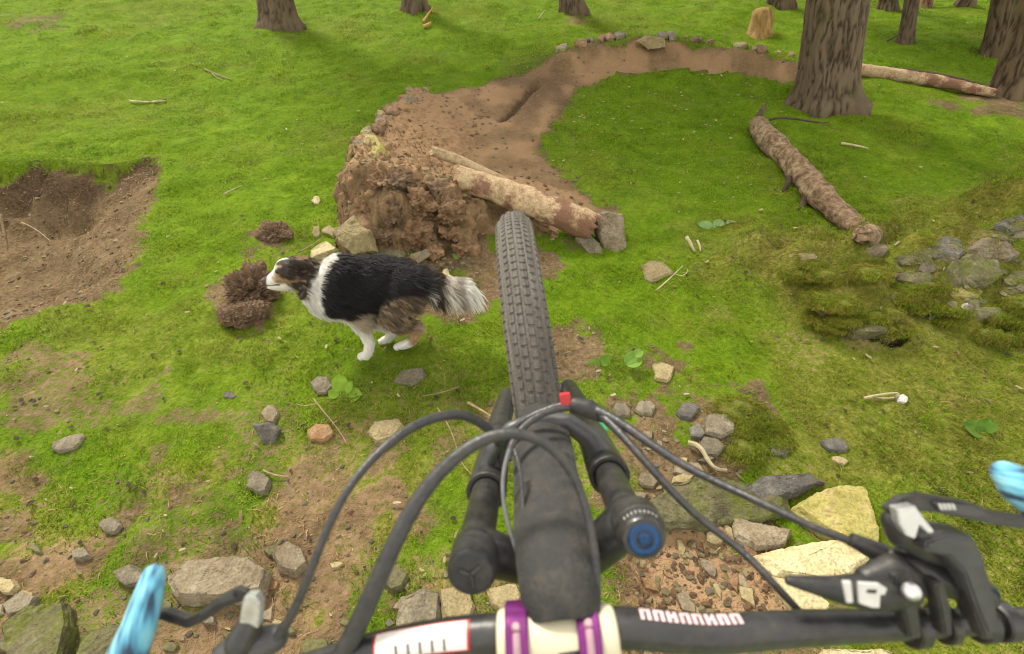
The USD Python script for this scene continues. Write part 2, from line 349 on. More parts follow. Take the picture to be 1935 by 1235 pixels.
BARK = lambda n, deep, mid, top: mat(n, {'a': ('attribute', {'attribute': 'relief'}), 'g': ('texture_coordinate', {}), 'm': ('mapping', {'scale': (1, 1, .3)}), 'n': ('noise_texture', {'scale': 30.0, 'detail': 6.0, 'roughness': .7}), 'k': ('math', {'math_type': 'multiply_add', 'value2': .55}), 'k2': ('math', {'math_type': 'multiply', 'value2': .55}),
    'r': ('rgb_ramp', {'ramp': [(.25, deep), (.5, mid), (.8, top)]}), 'n3': ('noise_texture', {'scale': 2.5, 'detail': 4.0}), 'pr': ('rgb_ramp', {'ramp': [(.52, (0, 0, 0)), (.75, (.5, .5, .5))]}), 'px': ('mix', {'color2': (.085, .085, .03)}), 'b': ('bump', {'strength': 1.0, 'distance': .01}), 'p': ('principled_bsdf', {'roughness': .9, 'specular_ior_level': .15})},
    [('g.object', 'm.vector'), ('m.vector', 'n.vector'), ('g.object', 'n3.vector'), ('a.fac', 'k2.value1'), ('n.fac', 'k.value1'), ('k2.value', 'k.value3'), ('k.value', 'r.fac'), ('n3.fac', 'pr.fac'), ('pr.color', 'px.fac'), ('r.color', 'px.color1'), ('px.color', 'p.base_color'), ('n.fac', 'b.height'), ('b.normal', 'p.normal')])
BARK('bark', (.020, .014, .009), (.056, .040, .025), (.115, .085, .056))
BARK('dark_bark', (.010, .007, .004), (.045, .031, .019), (.12, .085, .052))
BARK('red_bark', (.03, .014, .007), (.12, .065, .035), (.24, .15, .09))
rough_stuff('log_bark', [(0.3, (0.040, 0.023, 0.013)), (0.46, (0.128, 0.079, 0.045)), (0.58, (0.216, 0.150, 0.090)), (0.75, (0.336, 0.273, 0.180))], 26, 0.012, patch=(0.304, 0.246, 0.144), pscale=9.0, pramp=(0.54, 0.66))
rough_stuff('peeled_log', [(0.3, (0.263, 0.162, 0.084)), (0.5, (0.438, 0.316, 0.185)), (0.75, (0.560, 0.436, 0.286))], 12, 0.004, (3, 3, 3), patch=(0.210, 0.111, 0.071), pscale=3.5, pramp=(0.5, 0.56))
rough_stuff('dead_wood', [(0.3, (0.132, 0.090, 0.048)), (0.5, (0.252, 0.186, 0.108)), (0.75, (0.336, 0.264, 0.168))], 25, 0.004)
rough_stuff('dark_wood', [(0.3, (0.03, 0.02, 0.014)), (0.7, (0.10, 0.07, 0.045))], 25, 0.004)
rough_stuff('orange_wood', [(0.3, (0.38, 0.19, 0.06)), (0.7, (0.62, 0.38, 0.15))], 25, 0.003)
rough_stuff('stump_wood', [(0.3, (0.10, 0.06, 0.02)), (0.5, (0.26, 0.16, 0.05)), (0.75, (0.44, 0.29, 0.11))], 18, 0.008, (1, 1, 0.3))
rough_stuff('tan_stone', [(0.3, (0.167, 0.130, 0.062)), (0.5, (0.254, 0.205, 0.106)), (0.75, (0.335, 0.285, 0.171))], 11, 0.006, patch=(0.180, 0.149, 0.053), pscale=7, pramp=(0.54, 0.68))
rough_stuff('cream_stone', [(0.3, (0.260, 0.211, 0.106)), (0.5, (0.360, 0.304, 0.171)), (0.75, (0.434, 0.384, 0.247))], 9, 0.005, patch=(0.260, 0.205, 0.088), pscale=8, pramp=(0.56, 0.72))
rough_stuff('lichen_stone', [(0.3, (0.150, 0.129, 0.037)), (0.5, (0.231, 0.204, 0.061)), (0.75, (0.320, 0.279, 0.122))], 9, 0.006, patch=(0.286, 0.197, 0.110), pscale=5, pramp=(0.52, 0.66))
rough_stuff('grey_stone', [(0.3, (0.067, 0.056, 0.036)), (0.5, (0.142, 0.120, 0.083)), (0.75, (0.268, 0.232, 0.172))], 13, 0.006, patch=(0.110, 0.098, 0.033), pscale=6, pramp=(0.52, 0.66))
rough_stuff('slate_stone', [(0.3, (0.041, 0.038, 0.034)), (0.5, (0.097, 0.088, 0.074)), (0.75, (0.211, 0.191, 0.161))], 15, 0.004, spec=0.4)
rough_stuff('moss_stone', [(0.3, (0.051, 0.047, 0.021)), (0.5, (0.119, 0.106, 0.055)), (0.75, (0.238, 0.212, 0.145))], 10, 0.01, patch=(0.085, 0.098, 0.012), pscale=4.5, pramp=(0.46, 0.58))
rough_stuff('brown_stone', [(0.3, (0.099, 0.072, 0.043)), (0.5, (0.178, 0.144, 0.094)), (0.75, (0.265, 0.230, 0.166))], 11, 0.007, patch=(0.112, 0.101, 0.036), pscale=5, pramp=(0.55, 0.7))
rough_stuff('rust_stone', [(0.3, (0.109, 0.056, 0.025)), (0.5, (0.198, 0.117, 0.056)), (0.75, (0.273, 0.212, 0.134))], 11, 0.005)
rough_stuff('white_stone', [(0.3, (0.293, 0.280, 0.247)), (0.6, (0.442, 0.429, 0.390))], 14, 0.004)
rough_stuff('peat', [(0.3, (0.067, 0.040, 0.023)), (0.5, (0.167, 0.107, 0.066)), (0.75, (0.271, 0.196, 0.131))], 30, 0.012, bscale=120)
rough_stuff('clod_soil', [(0.3, (0.075, 0.042, 0.021)), (0.5, (0.19, 0.112, 0.060)), (0.75, (0.33, 0.22, 0.13))], 22, 0.01, bscale=90)
rough_stuff('chips', [(0.3, (0.236, 0.186, 0.099)), (0.6, (0.384, 0.335, 0.211)), (0.8, (0.446, 0.422, 0.322))], 20, 0.002)

# ------------------------------------------------------------------ ground
def _warp(n, c, a, b): return c + a * np.sinh(b * np.linspace(-1, 1, n))


gx, gy = _warp(620, 0.1, 0.84, 5.0), _warp(640, 2.5, 0.80, 5.0)
GX, GY = np.meshgrid(gx, gy)
GZ = height(GX, GY)
_grid.update(x=gx, y=gy, z=GZ)
V = np.stack([GX, GY, GZ], -1).reshape(-1, 3)
_i = np.arange(len(gy) * len(gx)).reshape(len(gy), len(gx))
Q = np.stack([_i[:-1, :-1], _i[:-1, 1:], _i[1:, 1:], _i[1:, :-1]], -1).reshape(-1, 4)
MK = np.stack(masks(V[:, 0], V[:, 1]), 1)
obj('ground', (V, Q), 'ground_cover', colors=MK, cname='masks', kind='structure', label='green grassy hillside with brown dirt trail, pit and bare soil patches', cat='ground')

# ------------------------------------------------------------------ the dirt bank that ends the trail
rng = np.random.default_rng(7)
CREST = [(800, 158, .02), (785, 166, .10), (740, 200, .22), (700, 240, .32), (678, 270, .42), (674, 292, .46), (735, 298, .46), (800, 305, .42), (850, 328, .37), (895, 360, .24), (950, 385, .12), (1040, 420, .05), (1110, 436, .015)]
CP = np.array([base_at(px, py, h) for px, py, h in CREST]); CH = np.array([c[2] for c in CREST])
LEFT = 5


def bank_height(x, y):
    """height of the bank above the plane: rises to the crest, then drops steeply outside it"""
    line = CP[:, :2]
    d, t = dist_line(x, y, line)
    # which side: the trail side lies to the right of the crest seen from above, walking from the back to the front
    poly = np.vstack([line, base_at(1330, 430)[:2], base_at(1320, 300)[:2], base_at(1200, 110)[:2], base_at(880, 90)[:2]])
    inside = sdf(x, y, poly) < 0
    tt = np.linspace(0, 1, 70); lx, ly, lh = (np.interp(tt, np.linspace(0, 1, len(CH)), q) for q in (line[:, 0], line[:, 1], CH))
    num, den = 0, 0
    for k in range(70):
        w = 1 / ((x - lx[k]) ** 2 + (y - ly[k]) ** 2 + 0.0025) ** 1.5; num, den = num + w * lh[k], den + w
    h = num / den
    p = np.stack([x, y, 0 * x], -1)
    wob = (fbm(p * 6, 3, 41) - 0.5) * 0.16 + (noise(p * 21, 42) - 0.5) * 0.05
    back = h * np.clip(1 - d / 1.0, 0, 1) ** 1.5
    width = 0.08 + 0.50 * h
    front = h * (1 - sstep(0, 1, (d + wob * np.minimum(1, d / 0.04)) / width))
    return np.where(inside, back, front)


def bank_surface(x, y):
    p = np.stack([x, y, 0 * x], -1)
    b = bank_height(x, y)
    return plane(x, y) + b - 0.025 + (fbm(p * 8, 3, 51) - 0.5) * 0.05 * np.minimum(1, b / .1) + (noise(p * 40, 52) - 0.5) * 0.014, b


bx = np.arange(CP[:, 0].min() - 0.45, CP[:, 0].max() + 0.35, 0.011)
by = np.arange(CP[:, 1].min() - 0.45, CP[:, 1].max() + 0.6, 0.011)
BX, BY = np.meshgrid(bx, by)
BZ, BB = bank_surface(BX, BY)
ground_z = hfast(BX, BY)
BZ = np.minimum(BZ, ground_z - 0.03) * (1 - sstep(.012, .085, BB)) + BZ * sstep(.012, .085, BB)
edge = np.minimum(np.minimum(BX - bx[0], bx[-1] - BX), np.minimum(BY - by[0], by[-1] - BY))
BZ = np.where(edge < 0.03, ground_z - 0.06, BZ)
Vb = np.stack([BX, BY, BZ], -1)
# loosen the steep face into lumps: push it sideways with noise
gy_, gx_ = np.gradient(BZ, 0.011)
steep = sstep(0.5, 1.5, np.hypot(gx_, gy_))[..., None]
nz = np.stack([-gx_, -gy_, np.ones_like(gx_)], -1); nz /= np.linalg.norm(nz, axis=-1, keepdims=True)
Vb = Vb + nz * steep * ((fbm(Vb * np.array([8, 8, 8]), 4, 61) - 0.5) * 0.26 + (noise(Vb * 38, 62) - 0.5) * 0.045)[..., None]
Vb = Vb.reshape(-1, 3)
_i = np.arange(len(by) * len(bx)).reshape(len(by), len(bx))
Qb = np.stack([_i[:-1, :-1], _i[:-1, 1:], _i[1:, 1:], _i[1:, :-1]], -1).reshape(-1, 4)
keep = (BB[:-1, :-1] > 0.004) & (edge[:-1, :-1] > 0)
keep = (np.maximum.reduce([BB[:-1, :-1], BB[1:, :-1], BB[:-1, 1:], BB[1:, 1:]]) > 0.022)
keep &= BX[:-1, :-1] < CP[-1, 0] - 0.03
Qb = Qb[keep.ravel()]
_u, _inv = np.unique(Qb, return_inverse=True)
Vk = Vb[_u]; Qk = _inv.reshape(-1, 4)
db_, _ = dist_line(Vk[:, 0], Vk[:, 1], CP[:, :2])
st_ = steep.reshape(-1)[_u]
green_left = sstep(0.25, 0.0, np.hypot(Vk[:, 0] - CP[4, 0] + .05, Vk[:, 1] - CP[4, 1])) * st_ * 0.6
mk = np.stack([np.clip(1 - green_left * (noise(Vk * 12, 71) > .45), 0, 1), np.clip(0.30 * st_ * sstep(.46, .72, fbm(Vk * 7, 3, 72)), 0, 1), 1 - .45 * st_], 1)
obj('dirt_bank', (Vk, Qk), 'ground_cover', colors=mk, cname='masks', kind='structure', label='crumbling brown earth bank at the end of the dirt trail behind the dog', cat='bank')
_bt = cKDTree(Vk[:, :2])


def surf(x, y):
    """top of whatever ground is there"""
    z = np.asarray(hfast(x, y), float)
    d, i = _bt.query(np.stack([np.ravel(x), np.ravel(y)], -1))
    return np.where(d.reshape(np.shape(x)) < 0.03, np.maximum(z, Vk[i, 2].reshape(np.shape(x))), z)


# ------------------------------------------------------------------ grass
def tuft(seed, n, r, h0, h1, w, lean):
    g = np.random.default_rng(seed); vs, fs = [], []
    for k in range(n):
        a, q = g.uniform(0, 2 * np.pi), r * math.sqrt(g.uniform()); b = np.array([q * math.cos(a), q * math.sin(a), -0.008])
        d = g.uniform(0, 2 * np.pi); dv = np.array([math.cos(d), math.sin(d), 0]); sv = np.array([-dv[1], dv[0], 0]); h = g.uniform(h0, h1); l = g.uniform(.2, 1) * lean * h; ww = w * g.uniform(.6, 1.2)
        i = len(vs)
        vs += [b - sv * ww / 2, b + sv * ww / 2, b + dv * l * .3 + sv * ww * .42 + [0, 0, h * .6], b + dv * l * .3 - sv * ww * .42 + [0, 0, h * .6], b + dv * l + [0, 0, h * (1 - .25 * lean)]]
        fs += [[i, i + 1, i + 2], [i, i + 2, i + 3], [i + 3, i + 2, i + 4]]
    return np.array(vs), np.array(fs)


def scatter(name, label, cat, protos, pts, idx, scale, rots, normal_tilt=True):
    pi = UsdGeom.PointInstancer.Define(stage, '/World/' + name)
    for k, (nm, mesh, m) in enumerate(protos):
        q = usdkit.mesh(stage, f'/World/{name}/{nm}', mesh, MAT[m], smooth=False)
        pi.CreatePrototypesRel().AddTarget(q.GetPath())
    pi.CreatePositionsAttr(Vt.Vec3fArray.FromNumpy(np.asarray(pts, np.float32)))
    pi.CreateProtoIndicesAttr(Vt.IntArray.FromNumpy(np.asarray(idx, np.int32)))
    sc = np.asarray(scale, np.float32); sc = np.repeat(sc[:, None], 3, 1) if sc.ndim == 1 else sc
    pi.CreateScalesAttr(Vt.Vec3fArray.FromNumpy(sc))
    q = np.stack([np.cos(rots / 2), 0 * rots, 0 * rots, np.sin(rots / 2)], 1)
    if normal_tilt:
        e = 0.04; x, y = np.asarray(pts)[:, 0], np.asarray(pts)[:, 1]
        nx, ny = -(surf(x + e, y) - surf(x - e, y)) / (2 * e), -(surf(x, y + e) - surf(x, y - e)) / (2 * e)
        n = np.stack([nx, ny, np.ones_like(nx)], 1); n /= np.linalg.norm(n, axis=1, keepdims=True)
        half = np.stack([1 + n[:, 2], -n[:, 1], n[:, 0], 0 * nx], 1); half /= np.linalg.norm(half, axis=1, keepdims=True)
        w1, x1, y1, z1 = half.T; w2, _, _, z2 = q.T
        q = np.stack([w1 * w2 - z1 * z2, x1 * w2 + y1 * z2, y1 * w2 - x1 * z2, w1 * z2 + z1 * w2], 1)
    pi.CreateOrientationsAttr(Vt.QuathArray([Gf.Quath(*map(float, k)) for k in q]))
    tag(pi, label, cat, kind='stuff')


def field(n, y0, y1, seed, spread=1.2):
    g = np.random.default_rng(seed)
    y = g.uniform(y0, y1, n); x = g.uniform(-1, 1, n) * (1.0 + spread * y) + 0.05 * y
    return x, y, g


def make_grass():
    P, I, S, R = [], [], [], []
    g0 = np.random.default_rng(3)
    for n, y0, y1, seed, sc in ((15000, 0.35, 3.2, 1, 1.0), (15000, 3.0, 6.5, 2, 1.3), (12000, 6.3, 13, 4, 2.0)):
        x, y, g = field(n, y0, y1, seed)
        di, dk, dr = masks(x, y)
        bank = bank_height(x, y) > 0.02
        n1 = noise(np.stack([x, y, 0 * x], -1) * 4.5, 91)
        dens = (1 - np.clip(di * 1.35, 0, 1)) * (1 - dk) * (0.55 + 0.45 * n1)
        u = g.uniform(size=n)
        ok = (u < dens) & ~bank
        lush = noise(np.stack([x, y, 0 * x], -1) * 2.2, 93)
        k = np.where(g.uniform(size=n) < dr * 0.65, 4 + g.integers(0, 2, n), g.integers(0, 4, n))
        k = np.where(g.uniform(size=n) < 0.035 + 0.10 * dr, 6, k)
        s = sc * g.uniform(0.6, 1.2, n) * (0.7 + 0.6 * lush)
        P.append(np.stack([x, y, hfast(x, y)], 1)[ok]); I.append(k[ok]); S.append(s[ok]); R.append(g.uniform(0, 6.283, n)[ok])
        # dead stalks and needles on the bare soil
        ok2 = (g.uniform(size=n) < 0.55 * di * (sdf(x, y, TRAIL) > -0.05)) & ~bank
        P.append(np.stack([x, y, hfast(x, y)], 1)[ok2]); I.append(np.full(ok2.sum(), 7)); S.append(s[ok2]); R.append(g.uniform(0, 6.283, n)[ok2])
    P, I, S, R = map(np.concatenate, (P, I, S, R))
    S = np.stack([S, S, S * np.where(P[:, 1] > 3.5, .62, .9)], 1)
    protos = [('short_grass', tuft(1, 50, .078, .008, .028, .0032, 1.1), 'green_blades'), ('low_grass', tuft(2, 54, .08, .007, .022, .0034, 1.2), 'green_blades'),
              ('long_grass', tuft(3, 36, .06, .014, .048, .0028, 1.0), 'green_blades'), ('fine_grass', tuft(4, 58, .075, .008, .026, .0024, 1.1), 'green_blades'),
              ('moss', tuft(5, 80, .075, .006, .022, .0040, .8), 'moss_blades'), ('mossy_grass', tuft(6, 50, .07, .012, .040, .0032, 1.0), 'moss_blades'),
              ('straw_tuft', tuft(7, 14, .06, .010, .045, .0024, 1.6), 'straw'), ('needle_litter', tuft(8, 22, .085, .004, .011, .0036, 4.5), 'straw')]
    scatter('grass', 'short bright green grass, moss and dead stalks covering the hillside', 'grass', protos, P, I, S, R)


make_grass()

# ------------------------------------------------------------------ trees
def tube_mesh(path, radii, sides=16, cap=True, rough=0.0, seed=0, freq=8.0, squash=None):
    """a limb, log or cable along a path; rough pushes its surface in and out"""
    p = np.asarray(path, float); n = len(p); radii = np.broadcast_to(radii, (n,)).astype(float)
    t = np.gradient(p, axis=0); t /= np.linalg.norm(t, axis=1, keepdims=True) + 1e-12
    a = np.cross(t[0], [0, 0, 1.0] if abs(t[0][2]) < .9 else [1.0, 0, 0]); a /= np.linalg.norm(a); A = []
    for k in range(n):
        a = a - t[k] * (a @ t[k]); a /= np.linalg.norm(a); A.append(a)
    A = np.array(A); B = np.cross(t, A); ang = np.arange(sides) * 2 * np.pi / sides
    d = np.cos(ang)[None, :, None] * A[:, None] + np.sin(ang)[None, :, None] * B[:, None]
    v = p[:, None] + d * radii[:, None, None]
    if rough:
        k = (fbm(v * freq, 4, seed) - 0.5) * 2 * rough
        v = v + d * k[..., None]
    v = v.reshape(-1, 3)
    i, j = np.meshgrid(np.arange(n - 1), np.arange(sides), indexing='ij')
    q = np.stack([i * sides + j, i * sides + (j + 1) % sides, (i + 1) * sides + (j + 1) % sides, (i + 1) * sides + j], -1).reshape(-1, 4)
    f = np.vstack([q[:, [0, 1, 2]], q[:, [0, 2, 3]]])
    if cap:
        v = np.vstack([v, p[:1], p[-1:]]); m = n * sides; j = np.arange(sides)
        f = np.vstack([f, np.stack([np.full(sides, m), (j + 1) % sides, j], 1), np.stack([np.full(sides, m + 1), (n - 1) * sides + j, (n - 1) * sides + (j + 1) % sides], 1)])
    return v, f


def spline(pts, n=40):
    from scipy.interpolate import CubicSpline
    p = np.asarray(pts, float); s = np.r_[0, np.cumsum(np.linalg.norm(np.diff(p, axis=0), axis=1))]
    return CubicSpline(s, p)(np.linspace(0, s[-1], n)) if len(p) > 2 else p[0] + np.linspace(0, 1, n)[:, None] * (p[-1] - p[0])


def join(*ms):
    vs, fs, k = [], [], 0
    for m in ms:
        v, f, _ = meshkit.arrays(m); vs.append(v); fs.append(f + k); k += len(v)
    return np.vstack(vs), np.vstack(fs)


def crown_mesh(seed, h, r):
    """high conifer crown: drooping limbs with flat sprays of needles"""
    g = np.random.default_rng(seed); vs, fs = [], []
    for k in range(95):
        z = h * g.uniform(0.45, 1.0); L = r * (1.12 - (z / h)) * 1.9 * g.uniform(.6, 1.1); a = g.uniform(0, 6.283); dv = np.array([math.cos(a), math.sin(a), -0.18])
        for s in np.arange(0.25, 1.0, 0.13):
            c = np.array([0, 0, z]) + dv * L * s + g.normal(0, .08, 3)
            for _ in range(3):
                b = g.normal(0, 1, 3) * [1, 1, .35]; b /= np.linalg.norm(b); sd = np.cross(b, g.normal(0, 1, 3)); sd /= np.linalg.norm(sd); l, w = g.uniform(.18, .42), g.uniform(.05, .11)
                i = len(vs); vs += [c - sd * w * .3, c + b * l * .5 - sd * w, c + b * l, c + b * l * .5 + sd * w]; fs += [[i, i + 1, i + 2], [i, i + 2, i + 3]]
    return np.array(vs), np.array(fs)


def limbs_mesh(seed, h, r):
    g = np.random.default_rng(seed); parts = []
    for k in range(22):
        z = h * g.uniform(.42, .97); L = r * (1.12 - z / h) * 1.5; a = g.uniform(0, 6.283)
        parts.append(tube_mesh([[0, 0, z], [math.cos(a) * L * .5, math.sin(a) * L * .5, z - .05 * L], [math.cos(a) * L, math.sin(a) * L, z - .2 * L]], [.035, .022, .006], 5, False))
    return join(*parts)


CROWNS = [(crown_mesh(s, 10, 1.5), limbs_mesh(s, 10, 1.5)) for s in (1, 2, 3)]


def tree(px, py, w, tx, ty, label, m='bark', group='trunks of the plantation', seed=0, flare=1.25, sides=40, taper=0.035):
    """px, py: middle of the foot in the photograph, w: width there; tx, ty: where the trunk leaves the frame (gives its lean)"""
    b = at(px, py); r = w / scale_at(b) / 2
    best = None
    for s in np.linspace(0.05, 9, 600):                       # find the height at which the trunk crosses row ty
        q = b + [0, 0, s]; d = q - CAM; row = CY - F * (d @ _up) / (d @ _fw)
        if row <= ty: break
    col = CX + F * (d @ _rt) / (d @ _fw)
    off = (tx - col) / F * (d @ _fw)
    lean = np.array([off / s, 0, 0]); lean = lean * min(1, 0.22 / (abs(lean[0]) + 1e-9))
    H = 10.0
    z = np.r_[np.linspace(-0.25, 2.0, 130 if w > 80 else 60), np.linspace(2.06, 4, 40), np.linspace(4.3, H, 14)]
    path = np.stack([lean[0] * z, 0 * z, z], 1)
    rad = r * (1 - taper * np.clip(z, 0, None) * 2.2 / 2) * (1 + (flare - 1) * np.exp(-np.clip(z, 0, None) / 0.12)); rad = np.maximum(rad, .03)
    v, f = tube_mesh(path, rad, sides, True)
    k = np.arctan2(v[:, 1], v[:, 0] - lean[0] * v[:, 2])
    P3 = np.stack([np.cos(k) * r, np.sin(k) * r, v[:, 2] * .17], 1)
    crack = 1 - np.abs(fbm(P3 * 23 + seed * 7, 3, 11) - .5) * 2 / .34; plates = fbm(P3 * 40 + 3, 2, 13)
    rid = np.clip(1 - np.clip(crack, 0, 1) ** 3, 0, 1) * .75 + plates * .35
    root = np.maximum(0, np.cos(k * 5 + seed)) * np.exp(-np.clip(v[:, 2], 0, None) / 0.12) * 0.38 * r
    dirv = np.stack([np.cos(k), np.sin(k), 0 * k], 1)
    v = v + dirv * (((rid - .6) * 0.13 * min(r, .2)) + root)[:, None]
    t = thing('tree', label, 'tree', b, group)
    obj('trunk', (v, f), m, t, colors=np.repeat(np.clip(rid, 0, 1)[:, None], 3, 1), cname='relief')
    cm, lm = CROWNS[seed % 3]
    sh = lambda mm: (mm[0] + np.stack([lean[0] * mm[0][:, 2], 0 * mm[0][:, 2], 0 * mm[0][:, 2]], 1), mm[1])
    c = obj('crown', sh(cm), 'needles', t, smooth=False)
    obj('limb', sh(lm), m, c)
    return b


TREES = [
    (1558, 195, 96, 1582, 0, 'thick brown trunk between the curving dirt trail and the short fallen log', 'bark', 30),
    (532, 52, 62, 520, 0, 'brown trunk alone on the grass at the upper left with bare soil at its foot', 'bark', 1),
    (786, 18, 40, 783, 0, 'trunk foot beside the orange broken branches at the top', 'bark', 2),
    (1084, 24, 40, 1076, 0, 'trunk foot behind the far end of the trail bend, with a flared base', 'bark', 3),
    (1474, 10, 36, 1474, 0, 'trunk foot just behind the golden stump', 'dark_bark', 4),
    (1677, 17, 25, 1678, 0, 'slender distant trunk just right of the thick trunk', 'dark_bark', 5),
    (1711, 82, 23, 1723, 0, 'thin young trunk with a dead twig at its foot on the right', 'bark', 6),
    (1748, 14, 18, 1751, 0, 'thinnest reddish distant trunk behind the thin young one', 'red_bark', 7),
    (1822, 9, 24, 1830, 0, 'distant trunk foot left of the dark pair of trunks', 'dark_bark', 8),
    (1883, 105, 44, 1893, 0, 'dark trunk standing left in the close pair at the right edge', 'dark_bark', 9),
    (1922, 62, 34, 1926, 0, 'darkest trunk set back behind the pair at the right edge', 'dark_bark', 10),
    (1908, 178, 58, 1945, 50, 'leaning dark trunk at the end of the long fallen log', 'dark_bark', 11)]
for px, py, w, tx, ty, lab, m, sd in TREES:
    tree(px, py, w, tx, ty, lab, m, seed=sd, sides=170 if w > 80 else 64)

# ------------------------------------------------------------------ stones
def hull(points):
    h = ConvexHull(points); m = trimesh.Trimesh(points, h.simplices, process=True); m.fix_normals(); return m


def rough_hull(points, edge, rough, seed, freq=18.0):
    m = hull(np.asarray(points))
    v, f = trimesh.remesh.subdivide_to_size(m.vertices, m.faces, edge, max_iter=8)
    m = trimesh.Trimesh(v, f, process=True); m.merge_vertices(); m.fix_normals()
    n = m.vertex_normals
    cell = np.floor(fbm(m.vertices * freq * .8 + seed * 1.7, 2, seed + 9) * 7) / 7
    k = (fbm(m.vertices * freq + seed * 3.1, 4, seed) - 0.5) * 2 * rough + (fbm(m.vertices * freq * 5, 3, seed + 5) - 0.5) * rough * 0.9 + (cell - .5) * rough * 1.4
    return trimesh.Trimesh(m.vertices + n * k[:, None], m.faces, process=False)


def stone(label, poly, thick, m, seed, name='stone', dz=None, group=None, rough=None, bevel=0.12, sink=0.45, cat='stone'):
    """poly: the outline of its upper face in the photograph, (px, py) or (px, py, height above ground); the body goes down behind it"""
    g = np.random.default_rng(seed); dz = thick * (1 - sink) * .8 if dz is None else dz
    top = np.array([at(p[0], p[1], p[2] if len(p) > 2 else dz) for p in poly])
    c = top.mean(0); _, _, vt = np.linalg.svd(top - c); n = vt[2]
    if n @ (CAM - c) < 0: n = -n
    size = np.sqrt(((top - c) ** 2).sum(1)).mean()
    rings = [c + (top - c) * (1 - bevel) + n * g.normal(0, .02 * size, (len(top), 1)), c + (top - c) - n * thick * 0.22, c + (top - c) * g.uniform(.9, 1.02, (len(top), 1)) - n * thick]
    mesh = rough_hull(np.vstack(rings), max(0.008, size * (0.17 if group else 0.09)), rough or min(.022, size * 0.09), seed, 1.6 / max(size, .03))
    base = np.array([c[0], c[1], mesh.vertices[:, 2].min()])
    return obj(name, mesh, m, smooth=24, loc=base, label=label, cat=cat, group=group)


def ell(px, py, w, h, n=7, seed=0, rot=0.0):
    g = np.random.default_rng(abs(seed + int(px))); a = np.sort((np.arange(n) + g.uniform(-.3, .3, n)) * 2 * np.pi / n); r = g.uniform(.82, 1.1, n)
    x, y = np.cos(a) * r * w / 2, np.sin(a) * r * h / 2
    return [(px + x[i] * math.cos(rot) - y[i] * math.sin(rot), py + x[i] * math.sin(rot) + y[i] * math.cos(rot)) for i in range(n)]


